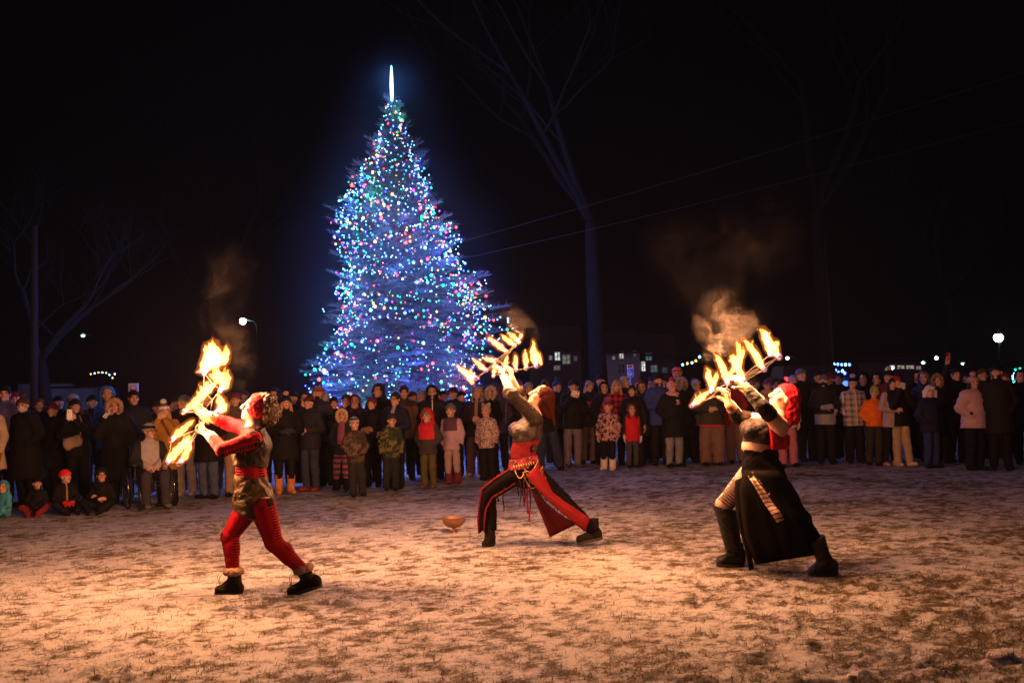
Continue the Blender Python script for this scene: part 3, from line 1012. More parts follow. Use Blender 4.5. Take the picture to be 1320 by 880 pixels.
# small lit conifer at the east edge
b0 = P(1313, 500, 33); o = empty('small_spruce', (b0.x, 33, 0), 'little conifer wound with teal lights at the outer end of the crowd', 'tree')
SV.clear()
m = MB(); m.tube([(0, 0, 0), (0, 0, 2.4)], [.05, .01]); m.build('trunk', bark_m, o)
zt = P(1313, 472, 33).z
for i in range(260):
    z_ = .25 + (zt - .3) * (i / 260); r_ = .62 * (1 - z_ / zt) + .04; a_ = i * 2.4
    d_ = Vector((math.cos(a_), math.sin(a_), .25)).normalized()
    for s_ in (0, .5): needles(Vector((0, 0, z_)) + d_ * r_ * s_, d_, r_ * .6, Vector((0, 0, 1)), 9, .06)
V = np.array([tuple(x) for x in SV], np.float32); link('crown', mesh('crown', V, np.arange(len(V)).reshape(-1, 3), False), nm, o)
l2 = empty('fairy_lights', (b0.x, 33, 0), 'teal fairy lights wound on the little conifer at the edge', 'lights')
for i in range(60):
    z_ = .3 + (zt - .35) * i / 60; r_ = .62 * (1 - z_ / zt) + .06; a_ = i * 1.9
    link('bulb', bme, BMAT['green' if i % 3 else 'ice'], l2, (math.cos(a_) * r_, math.sin(a_) * r_, z_), scale=(.028,) * 3)

# ------------------------------------------------------------------ signs
def sign(px, d, y0, y1, wpx, label, build):
    c = P(px, (y0 + y1) / 2, d); hw = wpx / FPX * d / 2; hh = (y1 - y0) / FPX * d / 2
    o = empty('sign', (c.x, d, 0), label, 'sign')
    m = MB(); m.tube([(0, .03, 0), (0, .03, c.z + hh)], .03, 8); m.build('post', plain('galvanised', (.3, .3, .32), .4, .7), o)
    build(o, c.z, hw, hh); return o


wp = plain('sign_white', (.75, .73, .72), .5, var=.05); rp = plain('sign_red', (.55, .03, .03), .5, var=.05); bp = plain('sign_blue', (.1, .16, .6), .5, var=.05)
def s1(o, z_, hw, hh):
    m = MB(); m.box((-hw, -.015, z_ - hh), (hw, .015, z_ + hh)); m.build('board', wp, o)
    m = MB(); n_ = 14; r_ = hw * .78
    f = [(r_ * math.cos(R(180 * i / n_)), -.022, z_ - hh * .35 + r_ * .95 * math.sin(R(180 * i / n_))) for i in range(n_ + 1)]; bk = [(a, -.016, b) for a, _, b in f]
    m.add(f + bk, [tuple(range(n_, -1, -1)), tuple(range(n_ + 1, 2 * n_ + 2))]); m.box((-hw * .8, -.021, z_ - hh * .75), (hw * .8, -.016, z_ - hh * .5)); m.build('emblem', rp, o)
    m = MB()
    for i in range(1, 6):
        a_ = R(30 * i); m.tube([(0, -.025, z_ - hh * .35), (r_ * .9 * math.cos(a_), -.025, z_ - hh * .35 + r_ * .9 * math.sin(a_))], .012, 4)
    m.build('rib', wp, o)
sign(172, 24, 494, 504.5, 12.5, 'square white sign with a red fan shaped emblem above the dark cap', s1)
def s2(o, z_, hw, hh):
    m = MB(); m.box((-hw, -.015, z_ - hh), (hw, .015, z_ + hh)); m.build('board', wp, o)
    m = MB(); m.box((-hw * .86, -.022, z_ - hh * .93), (hw * .86, -.016, z_ + hh * .42)); m.build('panel', bp, o)
    m = MB(); m.ball((-.02, -.026, z_ + hh * .18), hw * .16, 8, 6); m.tube([(-.02, -.026, z_ + hh * .05), (-.02, -.026, z_ - hh * .3), (hw * .35, -.026, z_ - hh * .3), (hw * .45, -.026, z_ - hh * .62)], .02, 5)
    m.tube([(hw * .3 * math.cos(R(q)) - .02, -.026, z_ - hh * .48 + hw * .42 * math.sin(R(q))) for q in range(140, 400, 26)], .016, 5); m.build('symbol', wp, o)
    m = MB()
    for i in range(3): m.box((-hw * .7, -.022, z_ + hh * (.86 - .14 * i) - .012), (hw * .7, -.016, z_ + hh * (.86 - .14 * i) + .012))
    m.build('lettering', rp, o)
sign(812.5, 30, 470, 486.5, 8, 'narrow blue and white parking sign on a post above the crowd', s2)
# ------------------------------------------------------------------ the crowd: templates, then every person
SKIN = [(.56, .33, .24), (.50, .28, .2), (.6, .38, .29)]
KINDS = {'a': (1.0, 1.0), 'c': (.66, .84), 't': (.86, .93)}          # body scale, head scale
POSES = {   # elbow, wrist, hand direction, curl normal for the +x arm; None = mirror of it
    'down': ((.235, .03, 1.12), (.235, -.05, .88), (0, -.15, -1), (-1, -.3, 0), .35),
    'pocket': ((.255, .05, 1.12), (.15, -.085, .97), (-.5, .1, -.9), (-.6, .6, 0), .3),
    'clasp': ((.245, .0, 1.12), (.055, -.21, 1.1), (-.8, -.3, .15), (0, .8, -.4), .8),
    'phone': ((.22, -.1, 1.14), (.06, -.27, 1.36), (-.25, -.1, 1), (-.3, .9, 0), .9),
    'crossed': ((.27, -.03, 1.14), (-.02, -.2, 1.17), (-1, .05, .1), (0, .8, -.3), .5),
    'mouth': ((.22, -.14, 1.14), (.05, -.16, 1.45), (-.3, .0, 1), (-.2, .9, .2), .9),
    'raise': ((.3, -.1, 1.5), (.24, -.16, 1.74), (-.05, 0, 1), (0, -1, 0), .5),
    'lap': ((.24, -.06, 1.16), (.05, -.25, 1.06), (-.8, -.2, -.1), (0, .3, -1), .6),
}


def skel(kind, pose, legs):
    s, hs = KINDS[kind]
    pr, pl = pose.split('+') if '+' in pose else (pose, pose)
    dz = {'stand': 0, 'wide': 0, 'turn': 0, 'floor': -.80, 'chair': -.42}[legs]
    J = {}
    up = lambda p: _v((p[0], p[1], p[2] + dz)) * s
    for sg, ps in ((1, pr), (-1, pl)):
        e, wv, d, n, c = POSES[ps]
        m = _v((sg, 1, 1))
        J[sg] = dict(sh=up((.16 * sg, .01, 1.36)), el=up(_v(e) * m), wr=up(_v(wv) * m), d=_v(d) * m, n=_v(n) * m, c=c)
        if ps == 'crossed' and sg < 0: J[sg]['wr'] = J[sg]['wr'] + _v((0, -.05, -.05)) * s
        if ps == 'clasp' and sg < 0: J[sg]['wr'] = J[sg]['wr'] + _v((0, -.035, .0)) * s
    for sg in (1, -1):
        j = J[sg]
        if legs == 'stand': hip, kn, an, toe = (.085, 0, .88), (.1, -.02, .48), (.105, .02, .08), (.13, -.12, .045)
        elif legs == 'wide': hip, kn, an, toe = (.09, 0, .88), (.14, -.02, .48), (.19, .02, .08), (.24, -.11, .045)
        elif legs == 'turn': hip, kn, an, toe = (.085, 0, .88), (.07, -.05 * sg, .48), (.09, -.06 * sg, .08), (.11, -.2 * (1 if sg > 0 else .3), .045)
        elif legs == 'floor': hip, kn, an, toe = (.1, 0, .13), (.3, -.3, .24), (.12, -.45, .09), (.1, -.58, .05)
        else: hip, kn, an, toe = (.1, 0, .5), (.13, -.44, .52), (.14, -.5, .13), (.15, -.64, .08)
        m = _v((sg, 1, 1))
        for k, p in (('hip', hip), ('kn', kn), ('an', an), ('toe', toe)): j[k] = _v(p) * m * s
    J['neck'] = up((0, .01, 1.45)); J['pel'] = up((0, 0, .93)); J['ch'] = up((0, 0, 1.3))
    J['head'] = J['neck'] + _v((0, -.024, .136)) * hs
    J['top'] = J['head'][2] + .125 * hs
    J['s'], J['hs'], J['dz'] = s, hs, dz
    return J


_tc = {}


def cached(fn):
    def g(*a):
        k = (fn.__name__,) + a
        if k not in _tc: _tc[k] = fn(*a)
        return _tc[k]
    return g


HEAD_TURN = {0: (0, -1, .05), 1: (.5, -1, .1), -1: (-.5, -1, .1), 2: (.2, -1, -.1)}


@cached
def t_body(kind, pose, legs, turn):
    J = skel(kind, pose, legs); s, hs = J['s'], J['hs']
    ps = [C(J['pel'], J['ch'], (.14 * s, .095 * s), (.15 * s, .1 * s)), C(J[1]['sh'], J[-1]['sh'], .055 * s),
          C(J['neck'] - _v((0, 0, .06)) * s, J['head'] - _v((0, -.01, .04)) * hs, .055 * hs, .05 * hs)]
    for sg in (1, -1):
        j = J[sg]
        ps += [C(j['sh'], j['el'], .046 * s, .038 * s), C(j['el'], j['wr'], .038 * s, .028 * s)]
        ps += hand(j['wr'], j['d'], j['n'], sg, j['c'], s * 1.08)
        ps += [C(j['hip'], j['kn'], .075 * s, .05 * s), C(j['kn'], j['an'], .05 * s, .035 * s)]
    a, c, e, fr = head_prims(J['head'], HEAD_TURN[turn], (0, .05, 1), hs)
    V, Q = vol(ps + a, .0085 * (s + .3) / 1.3).cut(c).add(e).surf()
    me = mesh('person_body', V, Q); set_attr(me, 'Tone', face_tone(V, fr), 'FLOAT_COLOR')
    return me


@cached
def t_jacket(kind, pose, legs, length, bulk, puff):
    J = skel(kind, pose, legs); s, dz = J['s'], J['dz']
    b = bulk
    z = lambda q: (q + dz) * s
    hem = {'waist': .87, 'hip': .76, 'thigh': .60, 'knee': .42}[length]
    flare = {'waist': 0, 'hip': .01, 'thigh': .035, 'knee': .06}[length]
    if legs in ('floor', 'chair'): hem = .88; flare = 0
    ps = [C((0, 0, z(1.08)), (0, 0, z(1.33)), ((.162 + b * .8) * s, (.12 + b) * s), ((.165 + b * .7) * s, (.115 + b * .7) * s), k=.03),
          C((0, 0, z(hem)), (0, 0, z(1.08)), ((.17 + b * .8 + flare) * s, (.13 + b + flare) * s), ((.162 + b * .8) * s, (.12 + b) * s), k=.04),
          C((-.145 * s, .01 * s, z(1.365)), (.145 * s, .01 * s, z(1.365)), (.072 + b * .5) * s, k=.03),
          C((0, .012 * s, z(1.40)), (0, .0, z(1.475)), .085 * s, .072 * s)]
    ps += [C((0, .012 * s, z(1.435)), (.12 * sg * s, .012 * s, z(1.365)), .066 * s, .066 * s, k=.03) for sg in (1, -1)]
    for sg in (1, -1):
        j = J[sg]; w = j['el'] + (j['wr'] - j['el']) * .93
        ps += [C(j['sh'], j['el'], (.068 + b * .5) * s, (.058 + b * .5) * s, k=.025), C(j['el'], w, (.058 + b * .5) * s, (.042 + b * .45) * s, k=.02)]
    v = vol(ps, .0135 * (s + .4) / 1.4)
    v.plane((0, 0, z(hem)), (0, 0, -1))
    if puff:
        _, X, Y, Z = v.grid()
        v.D = v.D - (.009 * s * np.abs(np.sin(Z / s * 26 + .6 * X)) - .004 * s).astype(np.float32)
        v.rough(.003, 22, bulk * 50)
    else:
        v.rough(.0045 * s, 17 / s, len(pose) + bulk * 70, .6)
    if 'raise' not in pose: v.plane((0, 0, z(1.5)), (0, 0, 1))
    V, Q = v.surf()
    return mesh('coat', smooth(V, Q), Q)


@cached
def t_trousers(kind, legs, wide, cutz=.055):
    J = skel(kind, 'down', legs); s = J['s']
    ps = [C((J[1]['hip'] + J[-1]['hip']) / 2 + _v((0, 0, -.02)) * s, J['pel'] + _v((0, 0, .02)) * s, (.155 * s, .115 * s), (.15 * s, .11 * s))]
    for sg in (1, -1):
        j = J[sg]
        ps += [C(j['hip'], j['kn'], (.09 + wide * .5) * s, (.068 + wide) * s, k=.02), C(j['kn'], j['an'], (.068 + wide) * s, (.056 + wide) * s, k=.015)]
    v = vol(ps, .013 * (s + .4) / 1.4).rough(.006 * s, 15 / s, wide * 90, 1.3)
    if legs not in ('floor', 'chair'): v.plane((0, 0, cutz * s), (0, 0, -1))
    V, Q = v.surf()
    return mesh('trousers', smooth(V, Q), Q)


@cached
def t_boot(kind, legs, sg, shaft, rad):
    J = skel(kind, 'down', legs); s = J['s']; j = J[sg]
    u = _v((0, 0, 1))
    if legs == 'floor': u = (j['kn'] - j['an']); u /= np.linalg.norm(u)
    heel = j['an'] - u * .035 * s
    ax = j['toe'] - j['an']; ax[2] = 0 if legs != 'floor' else ax[2]; ax /= np.linalg.norm(ax)
    a = j['an'].copy(); z0 = j['toe'][2]
    h = a + _v((0, 0, z0 - a[2])) - ax * .03 * s; t = h + ax * .17 * s
    ps = [C(h, t, (.044 * s, .05 * s), (.046 * s, .036 * s), (1, 0, 0)), C(h + ax * .03 * s + u * .03 * s, h + ax * .03 * s + u * (.06 + shaft) * s, max(.05, rad if shaft > .1 else .05) * s, ((rad + .006) if shaft > .1 else .048) * s)]
    v = vol(ps, .011 * (s + .3) / 1.3)
    if legs not in ('floor', 'chair'): v.plane((0, 0, .0), (0, 0, -1))
    V, Q = v.surf()
    return mesh('boot', V, Q)


@cached
def t_mitten(kind, pose, legs, sg):
    J = skel(kind, pose, legs); s = J['s']; j = J[sg]
    V, Q = vol(hand(j['wr'], j['d'], j['n'], sg, j['c'], s * 1.08) + [C(j['wr'] - j['d'] * .05 * s, j['wr'], .04 * s)], .009, .008 * s).surf()
    return mesh('glove', V, Q)


def hvol(ps, h=.0095, inf=0): return vol(ps, h, inf)


@cached
def t_hat(style):
    """hats and hair in head space: origin at the head's centre, face towards -y"""
    dome = E((0, .012, .035), (.088, .108, .104))
    out = {}
    if style in ('beanie', 'pom', 'bears', 'tall', 'band'):
        d = dome if style != 'tall' else E((0, .02, .04), (.09, .108, .15))
        v = hvol([d], .0085).plane((0, -.09, .045), (0, -.28, -1))
        cuff = hvol([E((0, .012, .035), (.096, .116, .104))], .0085).plane((0, -.09, .042), (0, -.28, -1)).plane((0, -.09, .088), (0, -.12, 1))
        v2 = Vol(v.lo - .02, v.lo + v.h * v.n + .02, .0085).add([d]).plane((0, -.09, .045), (0, -.28, -1))
        c2 = Vol(v.lo - .02, v.lo + v.h * v.n + .02, .0085).add([E((0, .012, .035), (.097, .117, .107))]).plane((0, -.09, .04), (0, -.28, -1)).plane((0, -.09, .088), (0, -.12, 1))
        v2.D = np.minimum(v2.D, c2.D)
        if style == 'bears': v2.D = np.minimum(v2.D, 9); v2 = Vol(v2.lo - .03, v2.lo + v2.h * v2.n + .04, .0085).add([d]).plane((0, -.09, .04), (0, -.28, -1)).add([E((-.06, .01, .13), (.035, .02, .035)), E((.06, .01, .13), (.035, .02, .035))])
        out['hat'] = v2.surf()
        if style == 'pom':
            out['pompom'] = hvol([E((0, .02, .165), (.05, .05, .048))], .0075).rough(.007, 130).surf()
    elif style == 'cap':
        v = hvol([dome, C((0, -.08, .065), (0, -.155, .055), (.07, .008), (.05, .006), (1, 0, 0))], .008).plane((0, -.09, .055), (0, -.12, -1))
        out['hat'] = v.surf()
    elif style in ('hood', 'fur'):
        v = hvol([E((0, .015, .02), (.118, .132, .138)), C((0, .03, -.08), (0, .03, -.16), (.115, .105), (.15, .12))], .0095)
        v.cut([E((0, .01, .015), (.102, .115, .12)), C((0, .0, -.05), (0, .0, -.2), .085), C((0, -.06, -.01), (0, -.3, -.02), (.082, .108), (.1, .13), (1, 0, 0))])
        v.rough(.004, 28, 2)
        out['hood'] = v.surf()
        if style == 'fur':
            ring = [C((.098 * math.cos(a), -.085 - .02 * math.sin(a), -.01 + .122 * math.sin(a)), (.098 * math.cos(a2), -.085 - .02 * math.sin(a2), -.01 + .122 * math.sin(a2)), .03, k=.015)
                    for a, a2 in [(R(q), R(q + 30)) for q in range(-60, 240, 30)]]
            out['fur_trim'] = hvol(ring, .008).rough(.009, 95, 1).rough(.005, 190, 3).surf()
    elif style == 'flaps':
        v = hvol([dome, E((0, -.07, .085), (.075, .04, .038)), C((.088, 0, .03), (.092, -.01, -.09), (.02, .045), (.016, .035), (0, 1, 0)), C((-.088, 0, .03), (-.092, -.01, -.09), (.02, .045), (.016, .035), (0, 1, 0)), C((0, .09, .03), (0, .09, -.06), (.075, .03))], .0085)
        v.cut([C((0, -.05, -.01), (0, -.2, -.02), (.06, .07), (.07, .08), (1, 0, 0))]).rough(.005, 90)
        out['hat'] = v.surf()
    if style in ('hair', 'short'):
        v = hvol([E((0, .016, .036), (.083, .103, .1)), E((0, .06, -.02), (.07, .05, .07))], .0085).cut([C((0, -.075, -.03), (0, -.2, -.03), (.06, .085), (.07, .09), (1, 0, 0))]).rough(.004, 75, 4)
        out['hair'] = v.plane((0, 0, -.085), (0, 0, -1)).surf()
    if style == 'long':
        v = hvol([E((0, .018, .036), (.088, .105, .102)), C((.075, .015, 0), (.095, -.03, -.27), (.03, .05), (.035, .03), (1, 0, 0)), C((-.075, .015, 0), (-.095, -.03, -.27), (.03, .05), (.035, .03), (1, 0, 0)), C((0, .07, 0), (0, .085, -.25), (.085, .045), (.1, .035))], .0085)
        v.cut([C((0, -.06, -.035), (0, -.25, -.04), (.058, .082), (.07, .09), (1, 0, 0)), C((0, -.09, -.1), (0, -.1, -.3), (.05, .05))])
        _, X, Y, Z = v.grid()
        v.D = v.D + (.004 * np.sin(X * 190 + 3 * np.sin(Y * 40)) + 0 * Z).astype(np.float32)
        out['hair'] = v.surf()
    if style == 'sides':      # long hair coming out under a hat
        v = hvol([C((.074, .0, -.02), (.1, -.05, -.27), (.028, .045), (.04, .03), (1, 0, 0)), C((-.074, .0, -.02), (-.1, -.05, -.27), (.028, .045), (.04, .03), (1, 0, 0)), C((0, .07, 0), (0, .085, -.2), (.08, .04), (.1, .035))], .0085)
        out['hair'] = v.rough(.005, 70, 2).surf()
    if style == 'beard':
        v = hvol([E((0, -.032, -.06), (.062, .066, .06))], .0075).plane((0, 0, -.035), (0, .35, 1)).cut([E((0, -.09, -.048), (.024, .02, .011))]).rough(.003, 110, 2)
        out['beard'] = v.plane((0, .02, 0), (0, 1, 0)).surf()
    if style == 'mask':
        v = hvol([E((0, -.03, -.05), (.066, .075, .062)), E((0, -.105, -.01), (.018, .018, .02))], .008).plane((0, 0, .0), (0, .2, 1)).plane((0, .03, 0), (0, 1, 0))
        out['face_cover'] = v.surf()
    if style == 'scarf':
        ring = [C((.085 * math.cos(R(a)), -.005 + .075 * math.sin(R(a)), -.135), (.085 * math.cos(R(a + 40)), -.005 + .075 * math.sin(R(a + 40)), -.13), .045) for a in range(0, 360, 40)]
        out['scarf'] = hvol(ring + [C((.03, -.09, -.14), (.04, -.13, -.33), (.045, .02), (.05, .018))], .0095).rough(.005, 45).surf()
    if style == 'glasses':
        m = MB()
        for sx in (-.031, .031):
            m.tube([(sx + .024 * math.cos(R(a)), -.107, .01 + .019 * math.sin(R(a))) for a in range(0, 361, 40)], .004, 5)
            m.tube([(math.copysign(.055, sx), -.105, .014), (math.copysign(.08, sx), -.01, .014)], .003, 5)
        m.tube([(-.01, -.108, .013), (.01, -.108, .013)], .003, 5)
        return {'glasses': m.data('glasses')}
    return {k: mesh(k, *g) for k, g in out.items()}


def turn_matrix(turn):
    f = Vector(HEAD_TURN[turn]).normalized()
    return Matrix.Rotation(math.atan2(f.x, -f.y), 4, 'Z')


BLK = (.0075, .0068, .009); NVY = (.011, .013, .034); CHA = (.022, .020, .024); GRY = (.13, .13, .14); BRN = (.06, .035, .022)
WHT = (.62, .6, .6); CRM = (.5, .38, .26); RED = (.5, .02, .025); MAR = (.13, .018, .03); TAN = (.3, .17, .08); LIL = (.42, .28, .36)
BLU = (.03, .07, .3); DEN = (.035, .05, .1); OLV = (.085, .07, .03); PNK = (.55, .3, .3); YEL = (.55, .42, .06); ORG = (.75, .15, .015); PUR = (.1, .04, .12)
BLOND = (.4, .25, .11); DARKH = (.025, .016, .012); BROWNH = (.09, .045, .022); GREYH = (.3, .28, .27)
N_PEOPLE = 0
ROW = ((-20, 240, 300, 400, 480, 560, 620, 700, 850, 1000, 1250, 1340), (653, 645, 641, 634, 628, 621, 618, 607, 602, 600, 606, 608))      # where the front row's feet are


def person(px, ytop, feet=None, d=None, label='', k='a', pose='pocket', legs='stand', turn=None, coat=(BLK,), length='hip', bulk=.02, puff=False,
           trs=BLK, tpat=None, wide=.012, hats=(('beanie', BLK),), boots=(BLK, .1), gloves=None, sk=0, wid=1.0, group=None, face=0, z0=0.0, minor=False):
    """one person. hats: (style, colour[, pattern, colour 2]) each; coat: cloth() arguments"""
    global N_PEOPLE
    N_PEOPLE += 1
    if feet: d = Gm(px, feet).y
    else: d = Gm(px, float(np.interp(px, ROW[0], ROW[1]))).y + .5 + (d - 16) * .5
    top = P(px, ytop, d)
    z0 = ground_z(top.x, d) + z0
    if minor and pose == 'pocket': pose = random.choice(('pocket', 'clasp', 'mouth', 'crossed', 'pocket+mouth', 'clasp'))
    J = skel(k, pose, legs)
    hz = {'pom': .08, 'tall': .05, 'hood': .02, 'fur': .03, 'beanie': .015, 'bears': .02, 'cap': .005}.get(hats[0][0] if hats else '', .005) * J['hs']
    sc = (top.z - z0) / (J['top'] + hz)
    if legs in ('floor',): sc = max(.8, min(1.25, sc))
    if turn is None: turn = 1 if px < 240 else (-1 if px > 1040 else random.choice((0, 0, 1, -1)))
    o = empty('person', (top.x, d, z0), label, 'person', group, R(face + random.uniform(-26, 26)), sc)
    o.scale = (sc * wid, sc * wid, sc)
    if legs != 'floor' and legs != 'chair': o.rotation_euler[0] = R(random.uniform(-2, 3)); o.rotation_euler[1] = R(random.uniform(-3, 3))
    link('body', t_body(k, pose, legs, turn), skin_mat(SKIN[sk % 3]), o)
    link('coat', t_jacket(k, pose, legs, length, bulk, puff), cloth(*coat), o)
    if minor: trs = random.choice((BLK, CHA, (.03, .035, .06), (.06, .045, .04)))
    link('trousers', t_trousers(k, legs, wide, round(boots[1] + .07, 3) if boots[1] > .12 else .055), cloth(trs, *((tpat,) if isinstance(tpat, str) else (tpat or ()))), o)
    if not minor:
        for sg in (1, -1): link('boot', t_boot(k, legs, sg, boots[1], round(.070 + wide, 3)), cloth(boots[0]), o)
    if gloves:
        for sg in (1, -1): link('glove', t_mitten(k, pose, legs, sg), cloth(gloves), o)
    M = Matrix.Translation(Vector(J['head'])) @ turn_matrix(turn) @ Matrix.Scale(J['hs'], 4)
    first = None
    for h in hats:
        for nm, me in t_hat(h[0]).items():
            col = h[1]
            m = cloth(*h[1:])
            if nm == 'pompom' and len(h) > 3: m = cloth(h[3])
            if nm == 'fur_trim': m = cloth(h[4] if len(h) > 4 else (.32, .22, .15))
            if nm == 'glasses': m = plain('glasses_frame', (.02, .02, .02), .3)
            q = link(nm, me, m, first if nm in ('pompom', 'fur_trim') and first else o)
            if nm in ('pompom', 'fur_trim') and first: pass
            else: q.matrix_local = M
            if nm in ('hat', 'hood'): first = q
    return o


def at(o, x, y, z):
    """a point given in a person's own metres -> world"""
    return o.matrix_basis @ Vector((x, y, z))


_ppl = {}
exec_people = None
def B(col, c2=None, pat='stripes', q=60): return ('beanie', col) if c2 is None else ('beanie', col, pat, c2, None, .8, 0, q)


# ---- west end, standing
person(3, 497, d=16.6, label='man in a dark cap and dusky purple jacket at the far end of the crowd', coat=((.1, .09, .22),), hats=(('cap', BLK), ('short', DARKH)), pose='pocket', turn=1)
person(-9, 512, 655, label='person in a long cream coat with brown mittens, half out of view', coat=(CRM,), length='thigh', hats=(('beanie', BRN),), pose='down', gloves=(.3, .15, .06), bulk=.03)
p_mask = person(36, 506, 652, label='tall person in black coat, dark bobble hat and pale face covering', coat=(BLK,), length='knee', bulk=.055, hats=(('pom', BRN), ('mask', (.6, .5, .5))), pose='pocket', sk=1, wid=1.06)
person(55, 513, d=17.2, label='bare headed onlooker peering over the shoulder of the one with a face covering', coat=(BLK,), hats=(('short', BROWNH),), pose='down', minor=True)
person(66, 519, d=16.2, label='black coated onlooker with a small red badge beside the masked person', coat=(BLK,), length='thigh', bulk=.04, hats=(('beanie', MAR),), pose='pocket')
p_phone = person(104, 513, 648, label='woman in black beanie and black coat holding up a white phone, beige bag across her', coat=(BLK,), length='hip', bulk=.035, hats=(('beanie', BLK), ('sides', BROWNH)), pose='phone', trs=BLK, turn=1)
person(97, 506, d=16.6, label='onlooker in a blue and grey hat directly behind the woman filming on a white phone', coat=(NVY,), hats=(('beanie', (.25, .25, .3), 'band', (.05, .12, .4), None, .8, -.1, .16),), pose='down', minor=True)
person(142, 497, d=16.9, label='tall onlooker in a big bright blue hood', coat=((.05, .16, .5),), bulk=.03, hats=(('hood', (.05, .17, .55)),), pose='pocket')
p_fur = person(155, 511, 650, label='person in a long black parka with a fur rimmed hood, hand raised to the mouth', coat=(BLK,), length='knee', bulk=.055, hats=(('fur', BLK, None, BLK, (.36, .22, .14)),), pose='pocket+mouth', sk=1, wid=1.08)
person(175, 503, d=16.2, label='man in dark cap and navy jacket standing behind the wheelchair', coat=(NVY,), hats=(('cap', BLK), ('short', DARKH)), pose='down', length='hip', bulk=.03)
p_mus = person(216, 514, 652, label='woman in mustard coat and white fur trimmed bobble hat, hands at her mouth', coat=((.3, .15, .03),), length='thigh', bulk=.03, hats=(('pom', (.2, .12, .1), 'band', WHT, None, .8, -.02, .1), ('sides', BLOND)), pose='mouth')
person(200, 516, d=17.0, label='dark hatted onlooker between the navy jacket man and the mustard coat', coat=(BLK,), hats=(('beanie', CHA),), minor=True)
person(240, 508, d=16.6, label='person in pale grey trousers half hidden by the lowest flames', coat=(BLK,), trs=(.3, .26, .24), hats=(('beanie', GRY),), boots=((.4, .36, .33), .05))
person(268, 503, 643, label='person in blue jeans and long black coat behind the flames of the leather vested dancer', coat=(BLK,), length='thigh', bulk=.05, trs=DEN, tpat=('jeans', (.1, .13, .2)), hats=(('beanie', BLK),), pose='pocket')
person(257, 510, d=17.4, label='hooded onlooker deep in the row behind the tall fire fan', coat=(CHA,), hats=(('hood', CHA),), minor=True)
person(303, 505, 640, label='person in beige trousers hidden behind the raised arms of the leather vested dancer', coat=((.09, .06, .05),), trs=(.32, .22, .14), hats=(('beanie', MAR),), pose='down')
person(288, 506, d=17.5, label='onlooker in brown bobble hat in the rear row behind the first dancer', coat=(BRN,), hats=(('pom', BRN),), minor=True)
person(333, 507, d=17.0, label='onlooker in dark coat right behind the curly haired dancer', coat=(BLK,), hats=(('beanie', CHA),), minor=True)
# ---- between the first dancer and the spruce
person(366, 504, 637, label='woman with blond hair, navy bobble hat, long black coat and tan boots', coat=(BLK,), length='thigh', bulk=.045, hats=(('pom', NVY, None, (.45, .3, .2)), ('sides', BLOND)), boots=((.5, .2, .06), .2), pose='clasp', wide=-.005, turn=0, gloves=(.03, .03, .03))
person(399, 509, 633, label='man in maroon and navy beanie and dark jeans clasping a cup', coat=((.02, .018, .03),), hats=(B(MAR, NVY, q=55),), trs=(.025, .03, .05), tpat=('jeans', (.04, .05, .08)), boots=((.25, .03, .02), .05), pose='clasp', bulk=.03, turn=0)
person(408, 497, d=17.4, label='bearded man in a striped woollen beanie looking over the cup holder', coat=((.03, .03, .05),), hats=(B((.2, .05, .06), (.35, .2, .15), q=75), ('beard', DARKH)), bulk=.03)
person(378, 505, d=18.0, label='onlooker in black cap in the rear row behind the blond woman', coat=(BLK,), hats=(('cap', BLK),), minor=True)
person(388, 505, d=17.9, label='onlooker with white face covering between the blond woman and the cup holder', coat=(NVY,), hats=(('hood', NVY), ('mask', WHT)), minor=True)
person(422, 506, d=17.6, label='onlooker in a pointed pale grey knitted hat', coat=(NVY,), hats=(('tall', (.3, .29, .33)),), pose='pocket')
person(432, 511, d=17.2, label='dark capped onlooker next to the pointed grey hat', coat=(BLK,), hats=(('cap', BLK), ('short', DARKH)))
person(438, 525, 632, k='t', label='child in beige fur hood, dark jacket with pink print and striped leggings', coat=((.02, .02, .03), 'front', (.3, .08, .12), None, .8, .85, .06), hats=(('fur', (.03, .03, .04), None, BLK, (.5, .36, .25)),), trs=(.05, .06, .14), tpat=('stripes', (.4, .1, .1), None, .8, 0, 60), pose='down+pocket', boots=(BLK, .16), turn=0)
person(460, 536, 640, k='c', label='small child in dark brown camouflage jacket and patterned headband hat', coat=((.05, .035, .03), 'camo', (.11, .075, .06), (.02, .017, .016)), hats=(B((.35, .33, .35), (.06, .06, .08), q=90),), pose='pocket', trs=(.02, .02, .022), wide=.03, bulk=.035, turn=0)
person(479, 511, 628, label='woman in maroon knit beanie and black coat holding a furry mitten', coat=(BLK,), hats=(('beanie', MAR, 'knit'), ('short', BROWNH)), pose='pocket+clasp', length='hip', bulk=.03, turn=0, gloves=(.35, .2, .12))
person(463, 508, d=17.4, label='woman in a maroon hood sipping from a white cup', coat=((.05, .02, .03),), hats=(('hood', MAR),), pose='mouth', turn=0)
person(490, 494, d=17.8, label='tallest dark hooded onlooker against the lower spruce branches', coat=(BLK,), hats=(('hood', CHA),), pose='pocket')
person(507, 505, 630, label='woman with glasses, short dark hair and navy jacket with white front stripes', coat=(NVY, 'front', (.25, .25, .3), None, .8, 1.1, .035), hats=(('short', DARKH), ('glasses', BLK)), pose='clasp', length='hip', turn=0)
person(521, 497, d=16.9, label='bare headed man in a tan and brown work jacket', coat=((.15, .085, .045), 'yoke', (.05, .035, .03), None, .8, 1.34), hats=(('short', DARKH),), pose='pocket', turn=0)
person(502, 532, 632, k='c', label='child in green camouflage jacket and dark beanie', coat=((.03, .045, .03), 'camo', (.13, .12, .04), (.015, .02, .018)), hats=(('beanie', (.03, .035, .04)),), pose='down', trs=(.018, .018, .02), wide=.03, bulk=.04, turn=0, gloves=BLK)
